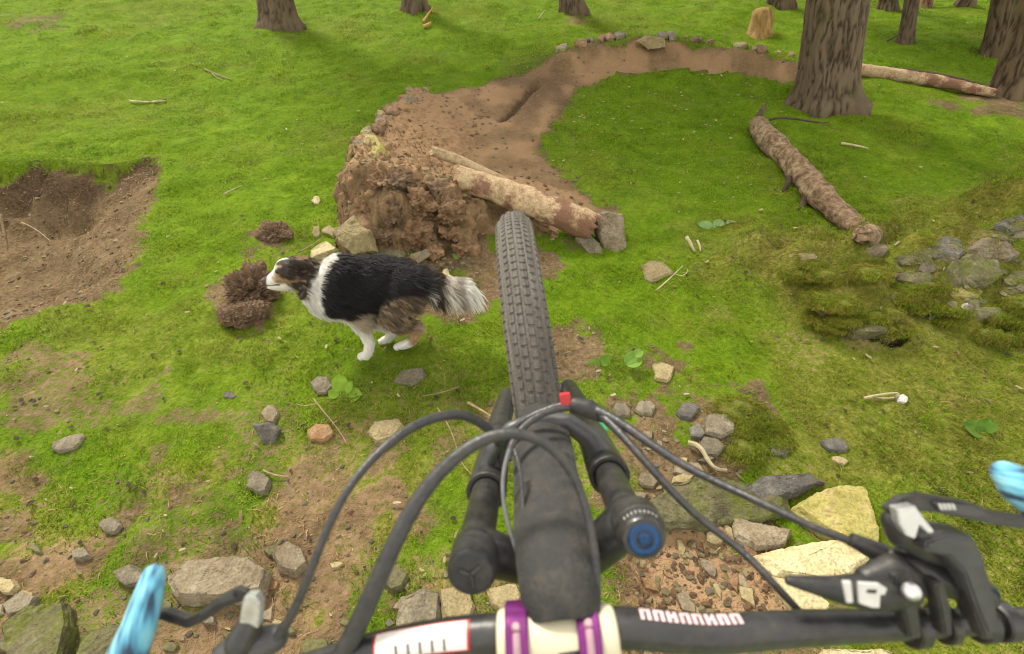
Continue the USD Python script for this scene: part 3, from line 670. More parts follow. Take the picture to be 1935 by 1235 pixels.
STONES = [
    # the ledge at the lower right
    ('big yellow-green lichened boulder beside the right brake lever', [(1502, 955), (1545, 920), (1590, 908), (1640, 913), (1658, 955), (1670, 1005), (1666, 1040), (1620, 1028), (1560, 1000)], .16, 'lichen_stone'),
    ('pale tan slab with a ragged top edge just left of the right brake levers', [(1424, 1044), (1500, 1042), (1560, 1034), (1600, 1012), (1650, 1050), (1612, 1086), (1560, 1098), (1468, 1080)], .10, 'cream_stone'),
    ('pale tan slab lying lowest, just above the right half of the handlebar', [(1450, 1084), (1486, 1092), (1540, 1112), (1572, 1142), (1566, 1156), (1505, 1152)], .09, 'cream_stone'),
    ('long grey-green slab crossed by the two right-hand cables', [(1228, 948), (1262, 905), (1330, 893), (1400, 900), (1490, 920), (1500, 965), (1440, 985), (1350, 998), (1245, 985)], .11, 'moss_stone'),
    ('dark grey slab edge above the yellow-green boulder', [(1400, 925), (1440, 896), (1535, 888), (1562, 908), (1500, 940), (1420, 955)], .10, 'slate_stone'),
    ('brown stone wedged below the long grey-green slab', [(1380, 975), (1440, 985), (1500, 1000), (1490, 1030), (1430, 1035), (1390, 1010)], .08, 'brown_stone'),
    ('small square tan stone at the top corner of the orange soil', ell(1228, 905, 44, 34, 6, 1), .05, 'brown_stone'),
    ('rounded tan stone half sunk in the orange soil', ell(1352, 1015, 40, 32, 7, 2), .05, 'tan_stone'),
    ('tan stone under the handlebar at the lower right edge of the frame', [(1560, 1222), (1690, 1222), (1720, 1260), (1600, 1290), (1540, 1260)], .08, 'cream_stone'),
    ('flat grey stone touching the upper cable above the slab', ell(1300, 885, 70, 34, 7, 3, .1), .05, 'brown_stone'),
    ('mid grey rough stone in the needle litter by the fork', ell(1300, 772, 46, 34, 6, 4), .05, 'slate_stone'),
    ('grey stone with a white spot at the edge of the needle litter', ell(1362, 800, 70, 52, 7, 5, .5), .07, 'grey_stone'),
    ('grey block just below the white-spotted stone', ell(1345, 842, 58, 40, 6, 6), .06, 'grey_stone'),
    ('dark slate flake leaning in the needle litter', ell(1318, 812, 40, 36, 5, 7), .05, 'slate_stone'),
    ('olive brown stone in the needle litter beside the red fork clip', ell(1222, 768, 46, 30, 6, 8), .05, 'grey_stone'),
    ('small grey stone next to the olive brown one in the litter', ell(1176, 772, 40, 32, 6, 9), .05, 'grey_stone'),
    ('pale broken stone beside the round-leaved seedling', ell(1252, 700, 50, 44, 6, 10, .4), .05, 'tan_stone'),
    ('smooth oval slate stone alone in the grass at the right', ell(1578, 838, 56, 28, 9, 11, .15), .04, 'slate_stone'),
    ('round grey stone left of the smooth oval slate one', ell(1475, 846, 44, 32, 8, 12), .04, 'slate_stone'),
    ('little pale stone just below the smooth oval slate one', ell(1588, 868, 36, 16, 7, 13, .2), .03, 'tan_stone'),
    ('white quartz pebble near the pale stick on the right', ell(1706, 752, 26, 16, 6, 14, .5), .03, 'white_stone'),
    ('brown mossy stone under the turf right of the needle litter', ell(1438, 800, 64, 44, 7, 15), .05, 'moss_stone'),
    # around the earth bank
    ('large flat five-sided tan slab leaning on the bank behind the dog', [(623, 434, .14), (665, 406, .24), (690, 436, .20), (702, 472, .10), (665, 481, .07), (640, 462, .09)], .06, 'tan_stone'),
    ('cream wedge of stone just above the head of the dog', [(585, 470), (616, 452), (639, 468), (620, 478), (588, 487)], .07, 'cream_stone'),
    ('small tan stone between the cream wedge and the large flat slab', ell(620, 434, 34, 24, 5, 17), .06, 'tan_stone'),
    ('small upright tan stone left end of the little heap behind the dog', ell(597, 436, 20, 26, 6, 18), .05, 'tan_stone'),
    ('tan stone on the grass at the left foot of the earth bank', ell(657, 390, 24, 26, 6, 19), .05, 'tan_stone'),
    ('tiny cream stone in the grass left of the bank foot', ell(598, 377, 20, 16, 6, 20), .03, 'cream_stone'),
    ('flat brown slab under the bank right behind the back of the dog', [(690, 462), (740, 452), (770, 462), (760, 482), (700, 484)], .05, 'brown_stone'),
    ('grey upright block propping the right end of the front log', [(1121, 400, .17), (1150, 396, .19), (1178, 402, .17), (1188, 470, .0), (1170, 482, -.01), (1140, 474, .0)], .12, 'brown_stone'),
    ('grey stone lying against the left of the upright block', [(1085, 446, .06), (1112, 440, .07), (1134, 460, .05), (1142, 482, .0), (1112, 480, .0)], .07, 'grey_stone'),
    ('pale pinkish flat stone in the grass right of the tyre', [(1212, 500), (1228, 490), (1252, 492), (1275, 512), (1258, 520), (1232, 530), (1218, 522)], .05, 'tan_stone'),
    ('small cream stone under the tail of the dog by the leaf plant', ell(842, 516, 20, 22, 6, 23), .04, 'cream_stone'),
    ('greenish stone set in the left corner of the earth bank', [(676, 286, .36), (688, 250, .40), (712, 252, .42), (722, 276, .42), (700, 296, .40)], .10, 'lichen_stone'),
    ('grey stone sticking out of the face of the bank', [(702, 312, .42), (730, 304, .44), (738, 318, .40), (720, 330, .36)], .08, 'grey_stone'),
    ('pale wedge of stone near the top of the bank face', [(770, 332, .34), (788, 326, .36), (802, 346, .30), (794, 362, .26), (778, 350, .30)], .07, 'tan_stone'),
    ('thin pale stone low in the bank beside the small leaf plant', [(770, 484, .05), (815, 464, .10), (822, 478, .06), (790, 498, .02)], .05, 'brown_stone'),
    # left half
    ('orange-brown broken stone with dark underside in the left grass', [(577, 812), (596, 798), (622, 800), (632, 816), (612, 830), (585, 830)], .06, 'rust_stone'),
    ('tan angular block left of the upper brake hose', [(690, 812), (705, 792), (752, 786), (762, 800), (742, 826), (708, 836)], .08, 'tan_stone'),
    ('dark slate shard standing in front of a brown stone', [(476, 802, .07), (498, 800, .07), (528, 812, .05), (518, 840, .0), (498, 842, .0)], .05, 'slate_stone'),
    ('brown flat stone behind the dark slate shard', ell(510, 780, 40, 40, 6, 27), .05, 'brown_stone'),
    ('dark grey flat stone in the grass below the front paws of the dog', [(742, 718), (758, 698), (800, 692), (806, 708), (780, 728)], .05, 'grey_stone'),
    ('dark grey stone beside the lime green plant', ell(606, 724, 46, 38, 6, 28), .05, 'grey_stone'),
    ('small black slate chip in the left grass', ell(433, 745, 30, 14, 5, 29), .02, 'slate_stone'),
    ('mottled grey stone alone below the orange-brown one', ell(486, 908, 50, 44, 7, 30), .07, 'grey_stone'),
    ('long pale grey stone sunk in the left grass', ell(125, 836, 80, 26, 8, 31, -.35), .05, 'grey_stone'),
    ('round grey cobble near the left margin of the grass', ell(206, 992, 44, 32, 8, 32), .05, 'grey_stone'),
    ('large flat brown boulder behind the left brake lever', [(308, 1090), (340, 1060), (410, 1046), (475, 1052), (510, 1072), (500, 1110), (440, 1130), (330, 1125)], .15, 'brown_stone'),
    ('rounded grey boulder right of the large flat brown one', [(515, 1045), (540, 1018), (570, 1035), (582, 1060), (560, 1080), (528, 1072)], .09, 'brown_stone'),
    ('grey slanted stone at the lower left with a pale edge', [(0, 1142), (40, 1116), (66, 1124), (52, 1150), (12, 1162)], .07, 'grey_stone'),
    ('large grey-green boulder in the lower left corner', [(0, 1180), (50, 1142), (122, 1130), (130, 1180), (108, 1250), (0, 1260)], .16, 'moss_stone'),
    ('tan-grey boulder in front of the blue glove finger', [(128, 1250), (160, 1190), (215, 1170), (250, 1190), (240, 1260)], .14, 'moss_stone'),
    ('pale stone at the very left edge above the lower boulders', ell(8, 1106, 40, 34, 6, 37), .06, 'tan_stone'),
    ('half-buried grey-brown stone left of the blue finger', ell(240, 1085, 60, 44, 7, 38), .07, 'grey_stone'),
    ('broad grey slab below the left end of the stem', [(738, 1205), (755, 1125), (800, 1106), (830, 1120), (828, 1165), (800, 1240)], .10, 'grey_stone'),
    ('tan square stone between the grey slab and the fork', [(828, 1110), (885, 1104), (897, 1140), (886, 1176), (836, 1168)], .09, 'tan_stone'),
    ('tan stone tucked behind the purple clamp of the stem', [(918, 1108), (975, 1100), (990, 1122), (960, 1160), (930, 1140)], .08, 'tan_stone'),
    ('greenish grey stone between the two brake hoses', ell(745, 1090, 52, 50, 7, 42), .08, 'moss_stone'),
    ('greenish stone under the thick brake hose at the bottom', ell(596, 1225, 70, 52, 7, 43), .09, 'moss_stone'),
    ('pink-tan stone chip in the brown litter between the hoses', ell(634, 1066, 30, 14, 5, 44, -.2), .03, 'tan_stone'),
    ('pale chip of stone beside the large flat brown boulder', ell(514, 1104, 26, 20, 5, 45, -.6), .03, 'rust_stone'),
    # mossy ruin of a wall at the right
    ('largest rounded grey-green stone of the mossy heap at the right edge', [(1788, 505), (1800, 488), (1850, 478), (1890, 490), (1902, 520), (1870, 545), (1810, 540)], .16, 'moss_stone'),
    ('dark blue-grey stone on the crest of the mossy heap', [(1763, 462), (1785, 446), (1815, 450), (1832, 470), (1806, 486), (1772, 482)], .12, 'slate_stone'),
    ('flat dark stone left of the blue-grey one on the heap crest', [(1690, 486), (1735, 472), (1765, 478), (1760, 500), (1702, 502)], .08, 'moss_stone'),
    ('rough brown stone on the heap right of the blue-grey one', [(1838, 468), (1866, 446), (1912, 452), (1935, 480), (1900, 492), (1850, 486)], .12, 'brown_stone'),
    ('dark stone at the right edge above the mossy heap', [(1888, 428), (1912, 408), (1950, 400), (1960, 430), (1910, 440)], .12, 'slate_stone'),
    ('brown mossy stone at the far left end of the heap', ell(1658, 470, 46, 26, 7, 53), .08, 'brown_stone'),
    ('low mossy stone below the flat dark one', ell(1735, 522, 80, 26, 7, 54), .07, 'moss_stone'),
    ('white chalky stone in a dark gap of the heap', ell(1826, 578, 22, 14, 6, 55), .04, 'white_stone'),
    ('pinkish tan stone left of the dark burrow', ell(1553, 590, 36, 34, 6, 56), .06, 'tan_stone'),
    ('thin pale stone lying along the left foot of the heap', ell(1522, 484, 66, 14, 7, 57, .02), .03, 'tan_stone'),
    ('yellow-mossed flat stone under the largest one of the heap', ell(1826, 552, 70, 24, 7, 58), .06, 'lichen_stone'),
    ('brown stone lying under the white chalky one', ell(1868, 590, 60, 30, 7, 59), .06, 'moss_stone'),
    ('olive stone cut by the right edge beside the heap', ell(1925, 530, 50, 44, 7, 60), .09, 'moss_stone'),
    ('mossy stone roofing the dark burrow on the right', [(1600, 618, .05), (1640, 598, .09), (1690, 610, .09), (1706, 634, .06), (1664, 626, .09), (1620, 626, .08)], .06, 'moss_stone'),
    ('pale flat stone set in the wall of the trail bend', [(1203, 78, .20), (1222, 69, .26), (1256, 72, .25), (1260, 90, .13), (1224, 94, .10)], .09, 'tan_stone'),
    ('grey stone on top of the lip above the pale flat one', ell(1254, 64, 30, 12, 6, 62), .10, 'grey_stone'),
]
g = np.random.default_rng(77)
for i, (n_, px0, px1, py0, py1, lab, grp) in enumerate([(46, -20, 700, 1010, 1240, 'small broken stone bedded in the soil along the lower left edge', 'rubble along the lower left edge'),
        (34, 700, 1010, 1060, 1240, 'small tan broken stone below the fork, behind the handlebar', 'rubble below the fork'), (44, 1160, 1470, 740, 1010, 'small broken stone in the needle litter right of the fork', 'rubble right of the fork')]):
    for k in range(n_):
        px, py = g.uniform(px0, px1), py0 + (py1 - py0) * g.uniform() ** .7; w = 14 + 38 * g.uniform() ** 2
        if i == 2 and py > 800 + (1470 - px) * .9: continue
        stone(lab, ell(px, py, w, w * g.uniform(.45, .75), int(g.integers(4, 7)), 50 * i + k, g.uniform(-.8, .8)), w / 900 * g.uniform(.7, 1.4), [['brown_stone', 'grey_stone', 'tan_stone', 'moss_stone'], ['tan_stone', 'brown_stone', 'tan_stone', 'grey_stone'], ['grey_stone', 'brown_stone', 'slate_stone', 'tan_stone']][i][int(g.integers(0, 4))], 700 + 60 * i + k, group=grp, sink=.55)
for k in range(22):                                       # flat chips of rock in the orange soil below the ledge
    px, py = g.uniform(1200, 1440), g.uniform(960, 1190); w = g.uniform(22, 62)
    stone('flat orange-tan chip of rock in the loose soil under the right of the handlebar', ell(px, py, w, w * g.uniform(.3, .6), int(g.integers(4, 7)), k, g.uniform(.5, 1.3)), w / 1300, ['tan_stone', 'rust_stone', 'clod_soil', 'brown_stone'][k % 4], 900 + k, group='chips of rock in the orange soil', sink=.5)
for k in range(58):                                       # the mossy heap's rubble between its larger stones
    t = g.uniform() ** .8; px = np.interp(t, [0, 1], [1660, 1990]) + g.uniform(-20, 20); py = np.interp(px, [1600, 1720, 1850, 1960], [496, 490, 455, 410]) + g.uniform(-14, 120) * (px > 1690) + g.uniform(-6, 16)
    w = 14 + 44 * g.uniform() ** 2
    stone('small mossy rubble stone between the larger stones of the right heap', ell(px, py, w, w * g.uniform(.4, .7), 7, k, g.uniform(-.4, .4)), w / 800 * g.uniform(.8, 1.4), ['moss_stone', 'moss_stone', 'grey_stone', 'brown_stone'][int(g.integers(0, 4))], 600 + k, group='rubble of the mossy heap', sink=.5)
for i, (lab, poly, th, m) in enumerate(STONES):
    stone(lab, poly, th, m, 100 + i, sink=.62 if 'heap' in lab else .45)

# lumps along the lip of the bend and along the left crest of the bank, each a small stone of its own
g = np.random.default_rng(12)
for i in range(34):
    px = 1020 + i * 14.5 + g.uniform(-5, 5); py = np.interp(px, [1010, 1060, 1130, 1200, 1290, 1420, 1530], [112, 86, 68, 64, 68, 84, 108]) + g.uniform(-1.5, 2.5)
    if abs(px - 1232) < 26: continue
    s = 8 + 24 * g.uniform() ** 2
    if g.uniform() < .25: continue
    hh = float(np.interp(px, [1010, 1060, 1130, 1290, 1420, 1530], [.06, .16, .24, .25, .22, .14]))
    stone('small rough stone in the broken lip around the trail bend', ell(px, py, s, s * g.uniform(.4, .6), 6, i), g.uniform(.05, .1), ['tan_stone', 'brown_stone', 'grey_stone', 'clod_soil'][int(g.integers(0, 4))], 300 + i, group='stones in the lip of the trail bend')
for i in range(26):
    t = i / 25; k = np.interp(t, [0, .5, 1], [0, 1, 2]);
    px = np.interp(t, [0, .15, .4, .7, 1], [800, 778, 735, 700, 680]) + g.uniform(-9, 10); py = np.interp(t, [0, .15, .4, .7, 1], [166, 172, 210, 240, 278]) + g.uniform(-8, 8); h = np.interp(t, [0, .15, .4, .7, 1], [.04, .10, .22, .32, .43])
    s = g.uniform(14, 30)
    stone('crumbling tan lump along the left crest of the earth bank', [(a, b, h + .02) for a, b in ell(px, py, s, s * g.uniform(.55, .9), 6, i)], g.uniform(.05, .1), ['clod_soil', 'brown_stone', 'tan_stone', 'clod_soil'][int(g.integers(0, 4))], 400 + i, name='earth_lump', group='lumps on the left crest of the bank', cat='lump', sink=.5, rough=.012)


# clods, gravel and rootlets: nobody could count them
def pebble(seed, flat=.6, k=9):
    g = np.random.default_rng(seed); p = g.normal(0, 1, (k * 2, 3)); p /= np.linalg.norm(p, axis=1, keepdims=True); p *= g.uniform(.7, 1.1, (len(p), 1)); p[:, 2] *= flat
    m = hull(p); return m.vertices, m.faces


g = np.random.default_rng(21)
P, I, S, R = [], [], [], []


def sow(n, px0, px1, py0, py1, s0, s1, kinds, test=None, lift=0.3, fall=2.4):
    """throw n pieces over the ground under a region"""
    a, b, c, d = (base_at(px, py)[:2] for px, py in ((px0, py0), (px1, py0), (px1, py1), (px0, py1)))
    u, v = g.uniform(size=n), g.uniform(size=n)
    q = (a + (b - a) * u[:, None]) * (1 - v[:, None]) + (d + (c - d) * u[:, None]) * v[:, None]
    x, y = q[:, 0], q[:, 1]; ok = np.ones(n, bool) if test is None else test(x, y)
    s = s0 + (s1 - s0) * g.uniform(size=n) ** fall
    P.append(np.stack([x, y, surf(x, y) + s * (lift - .3)], 1)[ok]); I.append(np.asarray(kinds)[g.integers(0, len(kinds), n)][ok]); S.append(s[ok]); R.append(g.uniform(0, 6.283, n)[ok])


bare = lambda x, y: g.uniform(size=len(x)) < masks(x, y)[0] ** 2
onbank = lambda x, y: (bank_height(x, y) > .02)
sow(7500, -300, 2200, 480, 1300, .002, .014, (0, 1, 2, 3), bare)
sow(900, 1180, 1480, 930, 1250, .002, .022, (0, 0, 3, 3, 1), lambda x, y: sdf(x, y, ORANGE) + (fbm(np.stack([x, y, 0 * x], -1) * 6, 3, 8) - .5) * .3 < .03)
sow(1500, 660, 1160, 150, 520, .004, .024, (0, 1, 3, 3), onbank)
sow(1200, 640, 900, 420, 540, .004, .022, (0, 1, 3), bare)
sow(900, -200, 330, 300, 640, .004, .020, (0, 1, 3), bare)
sow(900, 880, 1560, 60, 330, .004, .022, (1, 2, 3), lambda x, y: sdf(x, y, TRAIL) < .02)
scatter('gravel', 'loose small stones and crumbs of earth on the bare soil', 'gravel', [('tan_bit', pebble(1), 'tan_stone'), ('brown_bit', pebble(2), 'brown_stone'), ('grey_bit', pebble(3), 'grey_stone'), ('earth_bit', pebble(4, .8), 'clod_soil')],
        *map(np.concatenate, (P, I, S, R)), normal_tilt=False)


def flake(seed, l=1.0, w=.45):
    g = np.random.default_rng(seed); a = np.linspace(0, 2 * np.pi, 8)[:-1]; v = np.stack([np.cos(a) * l, np.sin(a) * w, g.uniform(-.1, .25, 7)], 1) * g.uniform(.75, 1.1, (7, 1))
    b = v - [0, 0, .12]; n = 7; f = [[0, i, i + 1] for i in range(1, 6)] + [[n, n + i + 1, n + i] for i in range(1, 6)] + [x for i in range(7) for x in ([i, n + i, (i + 1) % 7], [(i + 1) % 7, n + i, n + (i + 1) % 7])]
    return np.vstack([v, b]), np.array(f)


P, I, S, R = [], [], [], []
grassy = lambda x, y: (masks(x, y)[0] < .6) & (bank_height(x, y) < .02)
sow(380, 1020, 1500, 140, 420, .006, .020, (0, 0, 1), grassy, 1.6)
sow(700, -200, 2100, 20, 480, .006, .022, (0, 1, 1), grassy, 1.6, 3)
sow(900, -300, 2200, 480, 1300, .005, .020, (0, 1, 1, 2), None, 1.3, 3)
scatter('leaf_litter', 'pale wood chips and dead leaves strewn over the grass', 'litter', [('pale_chip', flake(1), 'chips'), ('brown_leaf', flake(2, 1, .6), 'dark_wood'), ('wood_chip', flake(3, 1.2, .3), 'dead_wood')], *map(np.concatenate, (P, I, S, R)))

# cushions of moss over the ruined wall, and the tufts that grow on them
g = np.random.default_rng(31); ms, mp = [], []
for k in range(64):
    if k < 40:
        px = g.uniform(1490, 1990); py = np.interp(px, [1490, 1600, 1720, 1850, 1990], [492, 500, 530, 565, 560]) + g.uniform(0, 60) * (px > 1650) + g.uniform(-8, 26)
        if k % 5 < 2 and px > 1650: continue
    elif k < 56: px, py = g.uniform(1550, 1740), g.uniform(540, 632)
    else: px, py = g.uniform(1380, 1480), g.uniform(770, 850)
    w = g.uniform(26, 72); c = at(px, py, 0); s = scale_at(c); m0 = trimesh.creation.icosphere(3); rr_ = w / 2 / s
    v = m0.vertices * np.array([rr_, rr_ * .8, rr_ * .36]); v = v + m0.vertices * ((fbm(v * 14 + k, 3, k) - .5) * rr_ * .7)[:, None] + c
    ms.append((v, m0.faces)); nz_ = m0.vertices[:, 2] > .05; sel = np.where(nz_)[0]; sel = sel[g.uniform(size=len(sel)) < .30]; mp.append(v[sel])
rough_stuff('moss_cover', [(0.3, (0.035, 0.05, 0.006)), (0.5, (0.085, 0.10, 0.012)), (0.72, (0.17, 0.165, 0.03))], 18, 0.012, patch=(0.13, 0.085, 0.035), pscale=5, pramp=(0.52, 0.66))
obj('moss_cushions', join(*ms), 'moss_cover', kind='stuff', label='thick yellow-green moss growing over the ruined wall at the right', cat='moss', smooth=True)
mp = np.vstack(mp)
scatter('moss_tufts', 'small tufts growing out of the moss over the ruined wall', 'moss', [('moss_tuft', tuft(15, 60, .06, .008, .026, .0036, 1.1), 'moss_blades'), ('green_tuft', tuft(16, 40, .06, .010, .034, .003, 1.1), 'green_blades')], mp - [0, 0, .004], (g.uniform(size=len(mp)) < .3).astype(int), g.uniform(.6, 1.1, len(mp)), g.uniform(0, 6.28, len(mp)), normal_tilt=False)

# ------------------------------------------------------------------ logs, stump, twigs
def along(pts):
    """(px, py, height of the middle above the ground) to a path"""
    return np.array([at(px, py, h) for px, py, h in pts])


def log(label, pts, widths, m, name='fallen_log', rough=.012, seed=1, stubs=(), n=60, sides=36, stub_mat=None, broken=1.1):
    path = spline(along(pts), n); w = np.interp(np.linspace(0, 1, n), np.linspace(0, 1, len(widths)), widths)
    r = np.array([w[k] / scale_at(path[k]) / 2 for k in range(n)])
    r = r * np.r_[.90, np.ones(n - 2), .90]
    base = np.array([path[:, 0].mean(), path[:, 1].mean(), path[:, 2].min() - r.mean()])
    t = thing(name, label, 'log', base)
    v, f = tube_mesh(path, r, sides, True, rough, seed, 9.0)
    ax_ = path[-1] - path[0]; ax_ = ax_ / np.linalg.norm(ax_); m_ = n * sides
    for e_, sg in ((slice(0, 2 * sides), -1), (slice((n - 2) * sides, m_), 1)): v[e_] += sg * ax_ * (noise(v[e_] * 45, seed + 4)[:, None] ** 2) * r.mean() * broken
    k2 = noise(v * np.array([26, 26, 26]), seed + 3); v = v + (k2 - .5)[:, None] * np.array([0, 0, rough * .6])
    obj('bark_trunk', (v - base, f), m, t, smooth=45)
    for s in stubs:
        p = spline(np.array([at(*q) if len(q) == 3 else q for q in s[0]]), 10)
        ww = np.linspace(s[1], s[2], 10); rr = ww / 2 / np.array([scale_at(q) for q in p])
        v, f = tube_mesh(p, rr, 9, True, .004, seed + 9, 20)
        obj('branch_stub', (v - base, f), stub_mat or 'dark_wood', t)
    return t


log('barked fallen log with dark branch stubs lying on the open grass at the right', [(1436, 232, .10), (1452, 262, .10), (1492, 300, .09), (1540, 358, .09), (1582, 398, .08), (1620, 440, .07)], [30, 40, 38, 45, 40, 42, 30], 'log_bark', seed=5, rough=.030,
    stubs=[([(1432, 225, .10), (1438, 212, .16), (1446, 199, .20)], 15, 6), ([(1490, 335, .06), (1487, 350, .03), (1478, 362, .0)], 12, 5), ([(1522, 370, .06), (1518, 382, .02), (1508, 396, .0)], 14, 5)])
log('half-peeled log laid along the front edge of the earth bank', [(868, 338, .34), (930, 355, .27), (1020, 388, .19), (1112, 424, .11)], [42, 50, 56, 54], 'peeled_log', seed=8, rough=.024)
log('thin weathered pole half buried behind the front log', [(818, 286, .44), (870, 305, .38), (930, 335, .30), (1000, 366, .20)], [18, 20, 24, 18], 'dead_wood', seed=11, rough=.006, n=40, sides=18)
log('long pale fallen log reaching from behind the thick trunk to the leaning tree', [(1560, 118, .05), (1640, 134, .06), (1760, 152, .06), (1875, 176, .04)], [20, 22, 21, 16], 'peeled_log', seed=14, rough=.012, n=70)
log('rotten dark bark strip behind the long pale log', [(1690, 132, .05), (1760, 142, .06), (1870, 168, .04)], [8, 12, 8], 'dark_wood', name='bark_strip', seed=15, rough=.01, n=40, sides=14)

b = at(1435, 64); s = scale_at(b)
zz = np.array([-.05, 0, .04, .09, .14, .18, .205, .215]) * 1.0; rr = np.array([.155, .125, .105, .098, .096, .085, .06, .02]) * (40 / s / .2)
v, f = tube_mesh(np.stack([0.03 * zz, 0 * zz, zz * (40 / s / .2)], 1), rr, 30, True, .03, 3, 7.0)
st = thing('tree_stump', 'golden weathered stump above the outer edge of the trail bend', 'stump', b)
obj('stump_body', (v, f), 'stump_wood', st, smooth=50)
for a, l in ((2.9, .24), (3.5, .16), (-.2, .20), (.3, .26), (-1.6, .12)):
    p = spline([[math.cos(a) * .05, math.sin(a) * .05, .05], [math.cos(a) * l * .6, math.sin(a) * l * .6, .03], [math.cos(a + .2) * l, math.sin(a + .2) * l, -.01]], 8)
    obj('root', tube_mesh(p, np.linspace(.03, .012, 8), 8, True, .006, 4, 20), 'dark_wood', st)


def twig(label, pts, w, m='dead_wood', name='twig', fork=None):
    w *= .72; p = spline(along(pts), 14); r = np.linspace(w, w * .55, 14) / 2 / scale_at(p[7])
    base = p.mean(0); parts = [tube_mesh(p, r, 7, True, w / scale_at(p[7]) * .12, 3, 60)]
    if fork:
        q = spline(along(fork), 8); parts.append(tube_mesh(q, np.linspace(w * .6, w * .35, 8) / 2 / scale_at(q[3]), 6, True))
    t = thing(name, label, 'twig', base)
    for k, pm in enumerate(parts): obj('stem' if k == 0 else 'side_shoot', (pm[0] - base, pm[1]), m, t)


TWIGS = [
    ('thin grey branch reaching from the top of the short fallen log to the thick trunk', [(1455, 226, .08), (1500, 224, .07), (1540, 230, .05), (1566, 230, .03)], 7, 'dark_wood', None),
    ('long pale straw beside the lime green plant', [(592, 752, .06), (610, 775, .04), (635, 806, .03), (655, 838, .01)], 4, 'dead_wood', None),
    ('broken cream stick just left of the tyre', [(884, 760, .03), (905, 772, .03), (928, 786, .02)], 8, 'dead_wood', None),
    ('pale forked dead stalk behind the brake hose loops', [(826, 770, .14), (848, 806, .10), (862, 842, .06), (868, 870, .02)], 5, 'dead_wood', [(862, 842, .06), (885, 890, .02), (904, 904, .01)]),
    ('straw lying left of the tyre below the dark grey flat stone', [(800, 748, .02), (830, 742, .03), (868, 730, .02)], 4, 'dead_wood', None),
    ('thin green-white stalk beside the pale pinkish stone', [(1240, 548, .01), (1265, 526, .05), (1290, 502, .08)], 4, 'chips', [(1275, 517, .06), (1290, 520, .03), (1300, 508, .02)]),
    ('split cream sticks in the grass right of the grey upright block', [(1298, 448, .06), (1306, 462, .04), (1312, 474, .01)], 11, 'chips', [(1318, 454, .04), (1322, 464, .03), (1324, 474, .01)]),
    ('bleached stick lying in the grass at the far left', [(245, 190, .02), (275, 192, .02), (312, 190, .02)], 5, 'chips', [(282, 192, .02), (297, 189, .02), (316, 184, .02)]),
    ('small forked twig lying in the upper left grass', [(386, 130, .02), (405, 138, .03), (438, 150, .02)], 4, 'dead_wood', [(400, 135, .03), (410, 146, .02), (420, 150, .02)]),
    ('short straw left of the earth bank on the grass', [(424, 366, .02), (440, 358, .03), (458, 350, .02)], 4, 'chips', None),
    ('orange broken branch standing by the second trunk foot at the top', [(800, 40, .02), (808, 28, .08), (818, 14, .16)], 7, 'orange_wood', None),
    ('short orange splinter below the orange broken branch', [(800, 50, .02), (808, 46, .04), (814, 42, .04)], 9, 'orange_wood', None),
    ('bare pale stalk on the grass between the two upper trunk feet', [(1018, 34, .02), (1024, 26, .06), (1030, 18, .10)], 3, 'chips', None),
    ('pale root hanging in the left pit', [(2, 405, .30), (6, 430, .24), (12, 455, .16), (14, 472, .1)], 8, 'dead_wood', None),
    ('thin root crossing the floor of the left pit', [(40, 420, .2), (70, 435, .16), (95, 455, .1)], 4, 'dead_wood', None),
    ('pale brittle stick in the grass at the right', [(1632, 752, .02), (1660, 746, .03), (1695, 742, .02)], 8, 'chips', [(1650, 748, .02), (1672, 752, .02), (1690, 750, .02)]),
    ('bleached short branch on the grass right of the thick trunk', [(1590, 270, .02), (1615, 274, .03), (1640, 280, .02)], 6, 'chips', None),
    ('dead twig leaning at the foot of the thin young trunk', [(1676, 78, .03), (1690, 70, .08), (1702, 62, .12)], 5, 'dark_wood', None),
    ('curled strip of pale bark beside the upper right cable', [(1300, 836, .03), (1325, 848, .05), (1340, 872, .06), (1372, 888, .03)], 15, 'chips', None),
    ('straw standing in the grass at the left of the wedge of stones', [(560, 478, .02), (590, 462, .05), (612, 446, .05)], 4, 'dead_wood', None),
    ('short pale stick near the lower left litter', [(498, 888, .02), (525, 898, .02), (545, 900, .01)], 6, 'dead_wood', None),
    ('straw lying beside the white legs of the dog', [(600, 760, .015), (585, 765, .015), (560, 762, .01)], 3, 'dead_wood', None),
]
for lab, pts, w, m, fk in TWIGS: twig(lab, pts, w, m, fork=fk)

# rootlets and dry fibres hanging from the bank face and the pit lip
fib = []
for k in range(420):
    if k < 330: px, py, h = g.uniform(680, 900), g.uniform(290, 430), 0
    else: px, py, h = g.uniform(-120, 290), 0, 0
    if k >= 330: py = np.interp(px, [-160, 215, 290], [322, 318, 302]) + g.uniform(0, 18)
    q = at(px, py)
    d = ray(px, py); q = np.array(q)
    z = float(surf(q[:1], q[1:2])[0]); q[2] = max(q[2], z) + .012
    L = g.uniform(.03, .14); toward = CAM - q; toward[2] = 0; toward /= np.linalg.norm(toward); s2 = g.normal(0, .35)
    side = np.array([-toward[1], toward[0], 0])
    p = np.array([q, q + toward * .012 + side * s2 * L * .4 - [0, 0, L * .35], q + toward * .02 + side * s2 * L - [0, 0, L]])
    fib.append(tube_mesh(spline(p, 5), np.linspace(.0026, .0010, 5), 3, False))
obj('rootlets', join(*fib), 'straw', kind='stuff', label='dry rootlets hanging from the earth bank and the lip of the pit', cat='roots', smooth=True)

